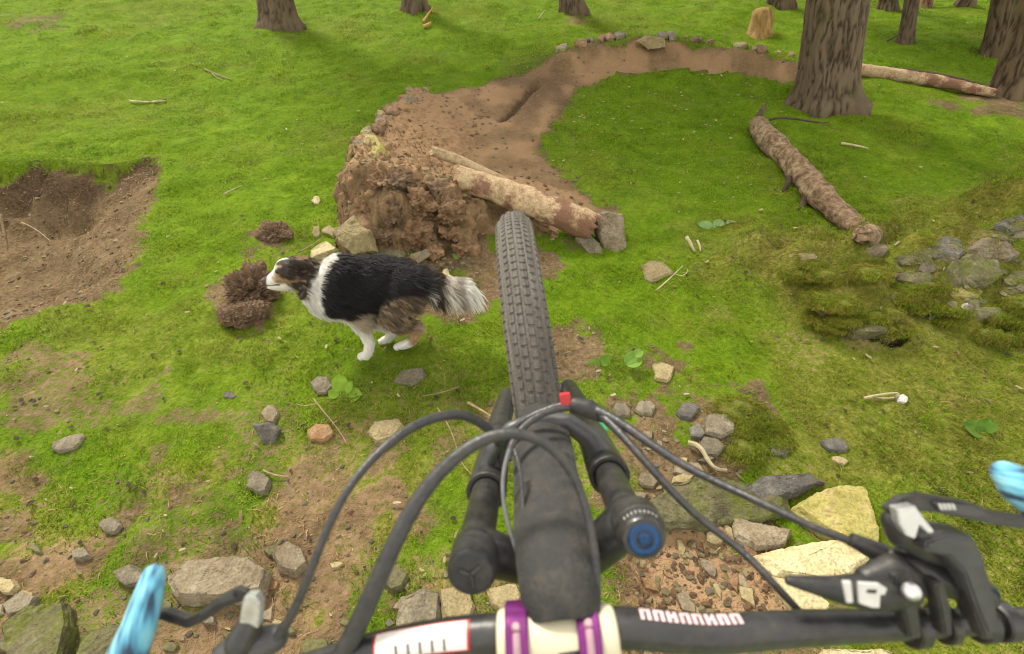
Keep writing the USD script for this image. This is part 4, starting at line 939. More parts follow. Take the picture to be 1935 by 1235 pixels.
# ------------------------------------------------------------------ clods of peat by the dog's nose
def clod(label, px, py, w, h, seed, m='peat', dz=.03):
    c = at(px, py, dz); s = scale_at(c); m0 = trimesh.creation.icosphere(6); v = m0.vertices * np.array([w / 2 / s, (w + h) / 4 / s, h / 2 / s / .9])
    n = m0.vertices; rad = min(w, h) / 2 / s; g3 = np.random.default_rng(seed)
    v = v + n * ((fbm(v * 20 + seed, 3, seed) - .5) * 1.3 * rad + (fbm(v * 150, 3, seed + 1) - .5) * rad * .55)[:, None]
    t = thing('soil_clod', label, 'clod', c - [0, 0, rad]); off = np.array([0, 0, rad]); obj('clod_body', (v + off, m0.faces), m, t, smooth=50)
    fs_ = []
    for k in g3.integers(0, len(v), 150):
        d = n[k] + g3.normal(0, .7, 3); d /= np.linalg.norm(d); L = g3.uniform(.012, .045); q = v[k] + off - n[k] * .002
        fs_.append(tube_mesh(spline([q, q + d * L * .5 + g3.normal(0, .004, 3), q + d * L - [0, 0, L * .4]], 5), [.0011, .001, .0009, .0007, .0005], 3, False))
    obj('root_fibres', join(*fs_), 'straw', t, smooth=True, kind='stuff')


clod('large fibrous reddish peat clod just below the nose of the dog', 478, 550, 84, 80, 3)
clod('dark underside lump at the foot of the large peat clod', 462, 592, 92, 40, 5)
clod('small peat crumb at the left of the large clod', 428, 596, 34, 30, 7)
clod('flat reddish turf sod on the grass above the clods', 520, 442, 62, 40, 11, dz=-.005)
for i, (px, py, w, h, hh) in enumerate([(760, 345, 70, 50, .36), (720, 345, 60, 60, .34), (800, 390, 70, 70, .24), (745, 400, 66, 70, .2), (700, 390, 50, 70, .2), (850, 400, 60, 60, .2), (830, 360, 50, 50, .3), (790, 440, 70, 50, .1), (850, 440, 60, 50, .06), (730, 445, 60, 40, .06), (880, 470, 60, 40, .0), (820, 478, 60, 36, .0)]):
    q = base_at(px, py, hh); c = q; s = scale_at(c); m0 = trimesh.creation.icosphere(4); g2 = np.random.default_rng(i)
    v = m0.vertices * np.array([w, (w + h) / 3, h]) / 2 / s * g2.uniform(.6, .95, 3); n = m0.vertices; rad = min(w, h) / 2 / s
    v = v + n * ((fbm(v * 24 + i, 4, i) - .5) * 1.2 * rad + (noise(v * 110, i + 1) - .5) * rad * .2)[:, None]
    obj('earth_lump', (v + c, m0.faces), 'clod_soil' if i % 3 else 'peat', smooth=50, loc=c, label='rounded lump of earth crumbling out of the face of the bank', cat='lump', group='lumps in the face of the bank')

# ------------------------------------------------------------------ plants
def leaf_mesh(c, d, up, L, W, cup=.15):
    d = d / np.linalg.norm(d); s = np.cross(up, d); s /= np.linalg.norm(s); u = np.cross(d, s); a, b = np.linspace(0, 1, 9), np.linspace(-1, 1, 7); v = []
    for t in a:
        w = W / 2 * math.sin(math.pi * min(.985, .06 + t * .92)) ** .6
        for k in b: v.append(c + d * L * t + s * w * k + u * (cup * W * (k * k - .4) - .22 * L * t * t + .012 * W * math.cos(k * 9)))
    i, j = np.meshgrid(np.arange(8), np.arange(6), indexing='ij'); q = np.stack([i * 7 + j, i * 7 + j + 1, (i + 1) * 7 + j + 1, (i + 1) * 7 + j], -1).reshape(-1, 4)
    return np.array(v), q


def plant(label, px, py, leaves, m, cat='plant', name='seedling', h=.02):
    """leaves: (tip px, tip py, height of the tip above ground, width in px, length share)"""
    b = at(px, py, -.005); s = scale_at(b); t = thing(name, label, cat, b)
    for k, (lx, ly, hz, w, share) in enumerate(leaves):
        tip = at_depth(lx, ly, (b - CAM) @ _fw - .35 * hz) if hz else at(lx, ly, .01)
        tip = base_at(lx, ly, 0) if False else tip
        v = tip - b; root = v * (1 - share)
        up = (CAM - b) / np.linalg.norm(CAM - b) * .7 + np.array([0, 0, .5])
        obj('leaf', leaf_mesh(root, v - root, up, np.linalg.norm(v - root), w / s), m, t, smooth=True)
        if share < .97: obj('stem', tube_mesh(spline([[0, 0, 0], root * .6 + [0, 0, .004], root], 6), .0018, 6), m, t)


plant('round-leaved green seedling in the brown litter right of the tyre', 1166, 700, [(1108, 690, .07, 34, .72), (1212, 668, .08, 34, .62), (1214, 660, .09, 18, .3), (1160, 736, .05, 24, .55), (1178, 740, .04, 22, .5), (1138, 676, .07, 24, .4)], 'leaf_green')
plant('lime green leafy plant in the left grass', 645, 752, [(640, 708, .10, 30, .7), (680, 742, .06, 30, .75), (648, 778, .03, 26, .8), (622, 738, .07, 22, .7), (662, 722, .09, 20, .6)], 'leaf_lime')
plant('small three-leaved plant at the foot of the earth bank behind the dog', 874, 488, [(856, 478, .06, 17, .75), (896, 490, .05, 17, .75), (872, 502, .03, 14, .7)], 'leaf_green')
plant('pale green clump of leaves on the grass right of the bank', 1355, 432, [(1322, 420, .05, 18, .8), (1398, 420, .05, 22, .8), (1360, 414, .07, 20, .7), (1340, 428, .03, 16, .8), (1382, 430, .03, 18, .8)], 'leaf_pale')
plant('broad dark green leaf low in the grass near the right hand', 1860, 820, [(1830, 800, .05, 34, .9), (1900, 830, .04, 40, .9), (1870, 792, .06, 30, .85)], 'leaf_green')
plant('small yellow-green leaf in the gap under the front log', 905, 415, [(896, 402, .05, 14, .8), (916, 428, .03, 16, .8)], 'leaf_lime')

# ------------------------------------------------------------------ the dog
from manifold3d import Manifold
rng = np.random.default_rng(5)
DA = at(688, 674)
_hd = -np.array([_rt[0], _rt[1], 0]); _hd /= np.linalg.norm(_hd); _hd = _hd + np.array([0.0, -0.12, 0]); _hd /= np.linalg.norm(_hd)       # where it runs
_sd2 = np.array([-_hd[1], _hd[0], 0]); _sd2 = _sd2 if _sd2 @ (CAM - DA) > 0 else -_sd2                                                # its left flank
DS = scale_at(DA)


def dj(px, py, off=0.0):
    d = ray(px, py); o = DA + _sd2 * off
    return CAM + d * (((o - CAM) @ _sd2) / (d @ _sd2))


def ball(c, r, s=1):
    m = trimesh.creation.icosphere(2, r); m.apply_translation(c); return Manifold(__import__('manifold3d').Mesh(np.asarray(m.vertices, np.float32), np.asarray(m.faces, np.uint32)))


def chain(js):
    """js: (point, radius) joints; each bone is the hull of its two joints"""
    b = [ball(*j) for j in js]
    return [Manifold.batch_hull([b[i], b[i + 1]]) for i in range(len(b) - 1)]


def smooth_body(bones, edge, rounds=14):
    m = Manifold.batch_boolean(bones, __import__('manifold3d').OpType.Add).refine_to_length(edge).to_mesh()
    t = trimesh.Trimesh(m.vert_properties[:, :3], m.tri_verts, process=True); t.merge_vertices()
    trimesh.smoothing.filter_taubin(t, lamb=.55, nu=.56, iterations=rounds)
    return t


def J(lst, off=0.0): return [(dj(x, y, (o[0] if o else 0) + off), r / DS) for x, y, r, *o in lst]


bones = chain(J([(503, 532, 7), (517, 528, 11), (532, 520, 15), (545, 511, 22), (558, 511, 23), (578, 526, 24), (600, 535, 34), (630, 545, 45), (668, 538, 46), (715, 530, 40), (752, 533, 38), (772, 535, 30)]))
bones += chain(J([(508, 540, 5), (522, 540, 8), (542, 534, 14)]))
bones += chain(J([(590, 545, 26), (608, 566, 26), (640, 572, 30), (690, 560, 26), (720, 555, 26)]))
bones += chain(J([(640, 520, 32), (632, 560, 32)], .05)) + chain(J([(640, 520, 32), (632, 560, 32)], -.05))
# near fore leg: shoulder, elbow, wrist, paw
bones += chain(J([(640, 560, 26), (672, 598, 17), (688, 626, 11), (697, 648, 8.5), (695, 664, 8), (690, 671, 7.5), (682, 673, 6.5)], .055))
# far fore leg folded back under the chest
bones += chain(J([(648, 565, 24), (680, 596, 14), (706, 612, 9), (728, 620, 8), (740, 624, 6)], -.055))
# near hind leg: hip, knee (forward), hock (backward), foot
bones += chain(J([(764, 540, 34), (742, 588, 26), (744, 604, 19), (768, 618, 12), (786, 622, 8.5), (784, 634, 8), (776, 645, 7.5), (762, 651, 7), (749, 655, 5.5)], .05))
# far hind leg, a stride ahead
bones += chain(J([(762, 540, 30), (735, 586, 22), (728, 604, 15), (742, 624, 9), (732, 640, 7), (720, 645, 6)], -.06))
# tail
bones += chain(J([(772, 520, 18), (792, 526, 17), (815, 536, 18), (845, 545, 18), (872, 548, 15), (892, 554, 6)]))
# ears laid back
for o in (.045, -.045):
    bones += chain(J([(556, 494, 8, o), (572, 494, 9, o * 1.15), (590, 504, 4, o * 1.25)]))
body = smooth_body(bones, .0075, 16)
bv = np.array(body.vertices)


def dog_px(p):
    """a point of the dog in its own side view"""
    q = p - ((p - DA) @ _sd2)[:, None] * _sd2; d = q - CAM; z = d @ _fw
    return CX + F * (d @ _rt) / z, CY - F * (d @ _up) / z


def area(poly, x, y): return sdf(x, y, np.array(poly, float))


BLACK, WHITE, BROWN, TAN, CREAM, DARK = (np.array(c) for c in ((.010, .009, .010), (.60, .58, .54), (.095, .070, .047), (.31, .20, .105), (.40, .33, .24), (.028, .020, .015)))


def coat(p):
    x, y = dog_px(p); n = (fbm(p * 40, 3, 3) - .5); n2 = noise(p * np.array([30, 30, 90]), 8)
    x2, y2 = x + n * 16, y + n * 16
    c = np.tile(WHITE, (len(p), 1))

    def put(col, dist, soft=5.0):
        w = sstep(soft, -soft, dist)[:, None]; c[:] = c * (1 - w) + col * w
    mix = BROWN + (TAN * .7 + CREAM * .3 - BROWN) * sstep(.45, .8, n2 + (y - 575)[:, ] * .004)[:, None]
    # belly and flank fringes
    put(CREAM, area([(660, 578), (720, 560), (760, 620), (720, 625), (680, 605)], x2, y2))
    # hind quarter brindle
    put(mix, area([(728, 520), (788, 515), (800, 545), (798, 590), (778, 612), (748, 622), (722, 612), (708, 588)], x2, y2))
    put(CREAM, area([(790, 560), (800, 560), (797, 600), (787, 606)], x2, y2))
    put(BLACK, area([(622, 500), (640, 470), (720, 465), (780, 480), (812, 520), (800, 540), (776, 534), (750, 540), (732, 552), (714, 588), (695, 578), (668, 584), (630, 584), (622, 578), (616, 540)], x2, y2), 3)
    # hock
    put(TAN, area([(755, 608), (800, 605), (796, 640), (778, 640)], x2, y2))
    # tail
    tail = sstep(800, 806, x)[:, None]
    tc = DARK + (CREAM * .8 - DARK) * sstep(.62, .8, n2)[:, None] * .25; tc = tc * (1 - sstep(830, 838, x2)[:, None]) + (CREAM * .5 + WHITE * .5) * sstep(830, 838, x2)[:, None]
    kk = (sstep(852, 858, x2) * sstep(872, 866, x2) * sstep(590, 570, y2))[:, None] * .5; tc = tc * (1 - kk) + DARK * 4 * kk
    tc = tc * (1 - sstep(868, 878, x2)[:, None]) + WHITE * sstep(868, 878, x2)[:, None]
    c[:] = c * (1 - tail) + tc * tail
    # head
    hd = sstep(598, 590, x + (y - 520) * .25)[:, None] * sstep(560, 548, y)[:, None]
    hc = DARK + (TAN - DARK) * sstep(.58, .8, n2)[:, None] * .8
    side = np.abs((p - DA) @ _sd2)
    k = sstep(528, 519, x2); hc = hc * (1 - k[:, None]) + WHITE * k[:, None]
    k = area([(516, 517), (530, 512), (552, 520), (556, 530), (535, 530), (520, 524)], x, y + n * 6); w = sstep(3, -3, k)[:, None] * .85; hc = hc * (1 - w) + TAN * w
    k = sstep(.013, .006, side) * sstep(548, 540, x2); hc = hc * (1 - k[:, None]) + WHITE * k[:, None]
    k = area([(516, 528), (545, 530), (560, 545), (540, 556), (510, 545)], x2, y2); w = sstep(3, -3, k)[:, None]; hc = hc * (1 - w) + (WHITE * .8 + TAN * .2) * w
    k = sstep(509, 504, x) ; hc = hc * (1 - k[:, None]) + np.array((.03, .02, .02)) * k[:, None]
    c[:] = c * (1 - hd) + hc * hd
    return np.clip(c, .006, .9)


mat('coat', {'a': ('attribute', {'attribute': 'tint'}), 'p': ('principled_bsdf', {'roughness': .7, 'specular_ior_level': .25, 'sheen_weight': .1})}, [('a.color', 'p.base_color')])
mat('fur', {'a': ('attribute', {'attribute': 'tint'}), 'p': ('principled_bsdf', {'roughness': .55, 'specular_ior_level': .3})}, [('a.color', 'p.base_color')])
plain('nose_skin', (.02, .016, .016), .35)
plain('eye_dark', (.012, .008, .006), .08, var=.02)
plain('collar_web', (.035, .025, .03), .6)
dog = thing('dog', 'running black, white and tan sheepdog with head low and plumed tail', 'dog', DA)
obj('body', (bv - DA, body.faces), 'coat', dog, colors=coat(bv))
for o in (.040, -.040):
    e = trimesh.creation.icosphere(3, 4.2 / DS); e.apply_translation(dj(525, 512, o) - DA); obj('eye', e, 'eye_dark', dog, smooth=True)
e = trimesh.creation.icosphere(3, 5.2 / DS); e.vertices *= [1, .9, .8]; e.apply_translation(dj(499, 530) - DA); obj('nose', e, 'nose_skin', dog, smooth=True)
m_ = [(dj(504, 539, .012)), dj(516, 537.5, .022), dj(530, 538, .03)]
obj('mouth', tube_mesh(spline(m_, 10) - DA, 1.4 / DS, 6), 'nose_skin', dog)
for sg in (1, -1):                                        # ears folded back, a cup of skin each
    r0, r1, tip = dj(551, 494, .036 * sg), dj(563, 503, .062 * sg), dj(586, 505, .072 * sg); k = []
    for t_ in np.linspace(0, 1, 9):
        for q_ in np.linspace(0, 1, 7):
            p_ = (r0 * (1 - q_) + r1 * q_) * (1 - t_) + tip * t_; k.append(p_ + _sd2 * sg * (.010 * math.sin(math.pi * q_) * (1 - t_) + .004) + np.array([0, 0, .006 * math.sin(math.pi * t_)]))
    k = np.array(k); k2_ = k - _sd2 * sg * .006; i, j = np.meshgrid(np.arange(8), np.arange(6), indexing='ij'); q = np.stack([i * 7 + j, i * 7 + j + 1, (i + 1) * 7 + j + 1, (i + 1) * 7 + j], -1).reshape(-1, 4)
    ev, ef = np.vstack([k, k2_]), np.vstack([q, q[:, ::-1] + 63]); n1_ = noise(ev * 60, 3)[:, None]
    obj('ear', (ev - DA, ef), 'coat', dog, colors=DARK * (1 - n1_ * .5) + TAN * .5 * n1_)
cc = dj(586, 533); ax = dj(604, 540) - dj(570, 523); ax /= np.linalg.norm(ax); u1 = np.cross(ax, _sd2); u1 /= np.linalg.norm(u1)
th = np.linspace(0, 2 * np.pi, 40)
obj('collar', tube_mesh(cc - DA + np.cos(th)[:, None] * u1 * 31 / DS + np.sin(th)[:, None] * _sd2 * 29 / DS, 4.2 / DS, 8, False), 'collar_web', dog)

# fur: strands over the whole coat, long on ruff, flanks, breeches and tail
pts, fi = trimesh.sample.sample_surface(body, 30000, seed=4)
nm = body.face_normals[fi]; fx, fy = dog_px(pts)
ln = np.full(len(pts), .026)
ln = np.where(fx < 600, .016, ln); ln = np.where(fx < 548, .005, ln); ln = np.where(fx < 525, .0022, ln)
ln = np.where((fx > 585) & (fx < 625), .034, ln)
ln = np.where(fy > 606, .0095, ln); ln = np.where((fx > 700) & (fy > 560) & (fy < 612), .038, ln)
ln = np.where((fx > 655) & (fx < 740) & (fy > 572) & (fy < 612), .034, ln)
ln = np.where((fx > 780) & (fy < 600), .05, ln); ln = np.where(fx > 797, np.where(nm[:, 2] < .2, .078, .05), ln); ln = np.where((fy < 500) & (fx > 620) & (fx < 780), .036, ln)
ln = ln * rng.uniform(.55, 1.15, len(pts))
back = -_hd
flow = back * .9 + nm * .55 + np.array([0, 0, -.28]) + rng.normal(0, .13, (len(pts), 3))
tail = (fx > 800)[:, None]
flow = np.where(tail, back * .75 + nm * .45 + np.where(nm[:, 2:] < .2, 1, .5) * np.array([0, 0, -.85]) + rng.normal(0, .10, (len(pts), 3)), flow)
clump = np.stack([fbm(pts * 38, 2, 60 + q) - .5 for q in range(3)], 1); flow = flow + clump * np.where(ln > .012, 1.5, .5)[:, None]
flow /= np.linalg.norm(flow, axis=1, keepdims=True)
p0 = pts - nm * .001
p1 = pts + flow * (ln * .5)[:, None] + nm * (ln * .10)[:, None]
p2 = pts + flow * ln[:, None] + np.array([0, 0, -1.0]) * (ln * np.where(fx > 800, .30, .15))[:, None]
cp = np.stack([p0, (p0 + p1) / 2, p1, (p1 + p2) / 2, p2], 1) - DA
bc = UsdGeom.BasisCurves.Define(stage, str(dog.GetPath()) + '/fur')
bc.CreateTypeAttr('linear'); bc.CreateCurveVertexCountsAttr(Vt.IntArray.FromNumpy(np.full(len(pts), 5, np.int32)))
bc.CreatePointsAttr(Vt.Vec3fArray.FromNumpy(cp.reshape(-1, 3).astype(np.float32)))
w_ = np.tile(np.array([.0026, .0026, .0023, .0017, .0006]), (len(pts), 1)) * np.where(ln < .008, .6, 1)[:, None]
bc.CreateWidthsAttr(Vt.FloatArray.FromNumpy(w_.ravel().astype(np.float32))); bc.SetWidthsInterpolation('vertex')
fc = coat(pts) * rng.uniform(.8, 1.18, (len(pts), 1))
UsdGeom.PrimvarsAPI(bc).CreatePrimvar('tint', Sdf.ValueTypeNames.Color3fArray, 'uniform').Set(Vt.Vec3fArray.FromNumpy(fc.astype(np.float32)))
UsdShade.MaterialBindingAPI.Apply(bc.GetPrim()).Bind(MAT['fur'])
tag(bc, kind='stuff')

# ------------------------------------------------------------------ the mountain bike, front wheel lifted
# its own axes: x right, y forward, z up the steering axis, from the middle of the fork crown
_R = np.array([[0.9890648, -0.14341313, -0.03440192], [0.14094526, 0.98782845, -0.06579804], [-0.0434195, -0.06022974, -0.99723975]])
_T = np.array([0.041437, -0.215931, 0.439387])
_C = np.stack([_rt, _up, _fw], 1)
BIKE = np.eye(4); BIKE[:3, :3] = _C @ _R; BIKE[:3, 3] = CAM + _C @ _T
_BI = np.linalg.inv(BIKE)


def BL(px, py, depth):
    """photograph pixel and distance to the bike's own axes"""
    q = at_depth(px, py, depth); return _BI[:3, :3] @ q + _BI[:3, 3]


def bl(pts): return np.array([BL(*p[:3]) for p in pts])


plain('black_metal', (.015, .015, .016), .38, .0, .25, 60, .0006, coat=.12, dust=.22)
plain('black_plastic', (.014, .014, .015), .5, 0, .3, 80, .0006, dust=.22)
plain('grey_metal', (.055, .056, .06), .42, .4, .2, 50, .0005, dust=.2)
plain('satin_frame', (.022, .022, .024), .36, .0, .25, 30, .0008, dust=.22)
plain('neoprene', (.017, .017, .0165), .8, 0, .5, 90, .001, 300, dust=.22)
plain('cable_black', (.024, .024, .026), .42, 0, .3, 120, .0008, dust=.2)
plain('cable_grey', (.10, .10, .105), .4, 0, .2, 120)
plain('silver', (.55, .55, .56), .28, .85, .12, 60)
plain('chrome_print', (.55, .54, .53), .5, 0, .1, 60)
plain('cream_clamp', (.50, .46, .33), .5, 0, .1, 25, .0004)
plain('purple', (.16, .020, .15), .30, .55, .2, 30)
plain('dull_pink', (.36, .22, .26), .5, .2, .2, 60)
plain('blue_knob', (.012, .05, .14), .3, .5, .3, 60)
plain('red_part', (.38, .018, .02), .45, 0, .2, 40)
plain('green_decal', (.03, .24, .09), .5, 0, .2, 40)
plain('pink_print', (.60, .42, .44), .55, 0, .12, 70)
plain('white_print', (.58, .55, .53), .55, 0, .12, 50)
rough_stuff('tyre_rubber', [(0.3, (.060, .053, .046)), (0.5, (.115, .104, .091)), (0.75, (.185, .17, .15))], 30, .001, (9, .3, .3), rough=.85)
plain('grip_rubber', (.018, .018, .02), .75, 0, .3, 80, .001)
bike = thing('mountain_bike', 'black mountain bike seen from the saddle with purple stem and lifted front wheel', 'bicycle', matrix=BIKE)


def part(name, mesh, m, parent=None, smooth=40, **k): return obj(name, mesh, m, parent or bike, smooth, **k)


def cyl(a, b, r0, r1=None, sides=28, cap=True):
    a, b = np.asarray(a, float), np.asarray(b, float); r1 = r0 if r1 is None else r1; e = .0015
    d = (b - a) / np.linalg.norm(b - a)
    return tube_mesh([a, a + d * e, b - d * e, b], [r0 - e, r0, r1, r1 - e], sides, cap)


def sub(name, parent):
    x = UsdGeom.Xform.Define(stage, numbered(str(parent.GetPath()) + '/' + name)); return x.GetPrim()


def ring(c, axis, r, w, h, sides=40):
    """a flat band of width w and height h around an axis"""
    axis = np.asarray(axis, float) / np.linalg.norm(axis); u = np.cross(axis, [0, 0, 1.0]); u /= np.linalg.norm(u); v = np.cross(axis, u); a = np.linspace(0, 2 * np.pi, sides, endpoint=False)
    prof = [(-w / 2, 0), (-w / 2, h * .75), (-w / 2 + h * .25, h), (w / 2 - h * .25, h), (w / 2, h * .75), (w / 2, 0)]; n = len(prof)
    V = np.array([np.asarray(c) + axis * x + (u * math.cos(t) + v * math.sin(t)) * (r + y) for t in a for x, y in prof])
    i, j = np.meshgrid(np.arange(sides), np.arange(n), indexing='ij'); q = np.stack([i * n + j, i * n + (j + 1) % n, ((i + 1) % sides) * n + (j + 1) % n, ((i + 1) % sides) * n + j], -1).reshape(-1, 4)
    return V, q


def plate(poly, depth, thick, bevel=.0015, tilt=0.0):
    """a solid with the given outline (photograph pixels) lying across the steering axis"""
    from manifold3d import CrossSection
    p = bl([(x, y, depth) for x, y in poly]); u = p[:, 2].mean(); pl = [tuple(map(float, q)) for q in p[:, :2]]
    cs = CrossSection([pl]);
    if cs.area() < 0: cs = CrossSection([pl[::-1]])
    if abs(cs.area()) < 1e-9: cs = CrossSection([pl[::-1]])
    cs = cs.offset(-bevel, __import__('manifold3d').JoinType.Round, 2, 12).offset(bevel, __import__('manifold3d').JoinType.Round, 2, 12)
    m = Manifold.extrude(cs, thick - 2 * bevel).translate([0, 0, bevel]) + Manifold.extrude(cs.offset(-bevel, __import__('manifold3d').JoinType.Round, 2, 12), thick) + Manifold.extrude(cs.offset(-bevel * .35, __import__('manifold3d').JoinType.Round, 2, 12), thick - bevel * .7).translate([0, 0, bevel * .35])
    return m.translate([0, 0, u - thick])


def blob(js, edge=.004, rounds=8):
    return smooth_body(chain([(np.asarray(p, float), r) for p, r in js]), edge, rounds)


def pxblob(js, edge=.004, rounds=8): return blob([(BL(x, y, d), r * d / F) for x, y, d, r in js], edge, rounds)


AXLE = np.array([0, .044, -.545])
# wheels: tyre with knobs, rim, spokes, hub, rotor
def wheel(name, c):
    w = sub(name, bike); a = np.linspace(0, 2 * np.pi, 120, endpoint=False)
    prof = [(.033 * math.sin(t), .335 + .033 * math.cos(t)) for t in np.linspace(-2.5, 2.5, 18)]
    V = np.array([c + np.array([x, r * math.cos(t), r * math.sin(t)]) for t in a for x, r in prof]); n = len(prof)
    i, j = np.meshgrid(np.arange(120), np.arange(n - 1), indexing='ij'); q = np.stack([i * n + j, i * n + j + 1, ((i + 1) % 120) * n + j + 1, ((i + 1) % 120) * n + j], -1).reshape(-1, 4)
    ty = part('tyre', (V, q), 'tyre_rubber', w)
    kv, kf = [], []
    box = trimesh.creation.box([1, 1, 1]); bv_, bf_ = np.array(box.vertices), np.array(box.faces)
    for s, (xs, kw, kl) in enumerate([(-.028, .009, .0125), (-.0165, .0085, .0115), (-.0058, .0095, .0125), (.0058, .0095, .0125), (.0165, .0085, .0115), (.028, .009, .0125)]):
        th = xs / .030 * 1.02 if abs(xs) < .02 else math.copysign(1.12, xs)
        for k in range(150):
            ang = (k + (.5 if s in (1, 4) else 0) + (.2 if s % 2 else 0)) * 2 * np.pi / 150; R0 = .335 + .033 * math.cos(th); X0 = .033 * math.sin(th)
            rad = np.array([0, math.cos(ang), math.sin(ang)]); tan = np.array([0, -math.sin(ang), math.cos(ang)]); ax_ = np.array([1.0, 0, 0]); nrm = ax_ * math.sin(th) + rad * math.cos(th); sd = ax_ * math.cos(th) - rad * math.sin(th)
            sc_ = np.where(bv_[:, 2:] > 0, .82, 1.0)
            p = c + ax_ * X0 + rad * R0 + (bv_[:, :1] * kw * sc_) * sd + (bv_[:, 1:2] * kl * sc_) * tan + (bv_[:, 2:] * .0034) * nrm
            kf.append(bf_ + len(kv) * 8); kv.append(p)
    part('tread_knobs', (np.vstack(kv), np.vstack(kf)), 'tyre_rubber', w, smooth=False, kind='stuff')
    prof = [(-.016, .308), (-.013, .290), (0, .284), (.013, .290), (.016, .308)]; n = 5
    V = np.array([c + np.array([x, r * math.cos(t), r * math.sin(t)]) for t in a for x, r in prof])
    q = np.array([[i * n + j, i * n + (j + 1) % n, ((i + 1) % 120) * n + (j + 1) % n, ((i + 1) % 120) * n + j] for i in range(120) for j in range(5)])
    part('rim', (V, q), 'black_metal', w)
    part('hub', cyl(c + [-.05, 0, 0], c + [.05, 0, 0], .016), 'black_metal', w)
    for k in range(28):
        t = k * 2 * np.pi / 28; s = -1 if k % 2 else 1
        part('spoke', cyl(c + np.array([s * .028, .02 * math.cos(t + .9 * s), .02 * math.sin(t + .9 * s)]), c + np.array([0, .286 * math.cos(t), .286 * math.sin(t)]), .001, sides=5, cap=False), 'black_metal', w)
    part('brake_rotor', ring(c + [-.045, 0, 0], [1, 0, 0], .072, .002, .018, 48), 'black_metal', w)
    return w


wheel('front_wheel', AXLE)
# fork
fork = sub('fork', bike)
part('fork_crown', smooth_body(chain([(np.array([-.070, .026, .010]), .021), (np.array([-.03, .004, .004]), .018), (np.array([.03, .004, .004]), .018), (np.array([.071, .036, .010]), .021)]), .005, 6), 'black_metal', fork)
for s in (-1, 1):
    part('stanchion', cyl([s * .070, .031, .022], [s * .070, .034, -.17], .0165), 'black_metal', fork)
    part('lower_leg', tube_mesh([[s * .070, .033, -.110], [s * .070, .033, -.113], [s * .070, .033, -.135], [s * .070, .034, -.2], [s * .070, .037, -.40], [s * .066, .042, -.53], [s * .064, .044, -.565]], [.018, .0215, .0225, .0215, .0195, .018, .017], 30, True), 'satin_frame', fork)
    part('dust_seal', ring([s * .070, .033, -.104], [0, .02, 1], .018, .012, .005), 'black_plastic', fork)
part('fork_arch', smooth_body(chain([(np.array([-.070, .034, -.140]), .020), (np.array([-.058, .066, -.138]), .013), (np.array([-.034, .088, -.142]), .011), (np.array([0, .095, -.146]), .0105), (np.array([.034, .088, -.142]), .011), (np.array([.058, .066, -.138]), .013), (np.array([.070, .034, -.140]), .020)]), .004, 6), 'grey_metal', fork)
# right: knurled blue damper knob; left: black air cap with a cover
KR = np.array([.072, .042, .036]); KL = np.array([-.070, .028, .036])
part('damper_cap', cyl(KR - [0, 0, .014], KR + [0, 0, .006], .021), 'black_metal', fork)
kn = part('damper_knob', tube_mesh([KR + [0, 0, .004], KR + [0, 0, .0045], KR + [0, 0, .017], KR + [0, 0, .020], KR + [0, 0, .0205]], [.0185, .0190, .0185, .0165, .011], 40, True), 'black_metal', fork)
part('knob_ring', ring(KR + [0, 0, .0205], [.02, .03, 1], .0075, .002, .0055), 'blue_knob', fork)
part('knob_centre', cyl(KR + [0, 0, .018], KR + [0, 0, .0225], .0055), 'blue_knob', fork)
for k in range(9):
    a = .75 + k * .19; p = KR + np.array([math.cos(a) * .0165, math.sin(a) * .0165, .0192]); q = KR + np.array([math.cos(a) * .0186, math.sin(a) * .0186, .010])
    part('knob_mark', cyl(p, q, .0008, sides=6), 'chrome_print', fork)
part('air_cap', tube_mesh([KL - [0, 0, .016], KL - [0, 0, .0155], KL + [0, 0, .012], KL + [0, 0, .016], KL + [0, 0, .0165]], [.020, .021, .0205, .0175, .013], 36, True), 'black_plastic', fork)
for k in range(3):
    a = -1.5 + k * 2.09; part('cap_rib', cyl(KL + [0, 0, .017], KL + np.array([math.cos(a) * .011, math.sin(a) * .011, .017]), .0022, sides=8), 'black_metal', fork)
# neoprene mudguard between crown and arch
rows = [(.010, .088, .029), (.028, .078, .031), (.041, .062, .032), (.050, .045, .033), (.058, .010, .033), (.067, -.04, .033), (.079, -.09, .034), (.093, -.135, .032), (.101, -.160, .028), (.108, -.185, .022)]
rr_ = spline([(a, b, c) for a, b, c in rows], 40); k_ = np.linspace(-1, 1, 17)
Vt_ = np.array([[k * c, a - .008 * k * k, b + .005 * (1 - k * k) - .010 * abs(k) ** 4] for a, b, c in rr_ for k in k_]); Vl_ = Vt_ - np.array([0, .0025, .0025])
i, j = np.meshgrid(np.arange(39), np.arange(16), indexing='ij'); q1 = np.stack([i * 17 + j, i * 17 + j + 1, (i + 1) * 17 + j + 1, (i + 1) * 17 + j], -1).reshape(-1, 4); nV = len(Vt_)
rim_ = np.r_[np.arange(17), np.arange(1, 40) * 17 + 16, 39 * 17 + np.arange(15, -1, -1), np.arange(38, 0, -1) * 17]
q2 = np.stack([rim_, np.roll(rim_, -1), np.roll(rim_, -1) + nV, rim_ + nV], 1)
Vt_ = Vt_ + (fbm(Vt_ * 60, 3, 4)[:, None] - .5) * np.array([0, .001, .0014])
part('mudguard', (np.vstack([Vt_, Vl_]), np.vstack([q1, q1[:, ::-1] + nV, q2])), 'neoprene', smooth=60)
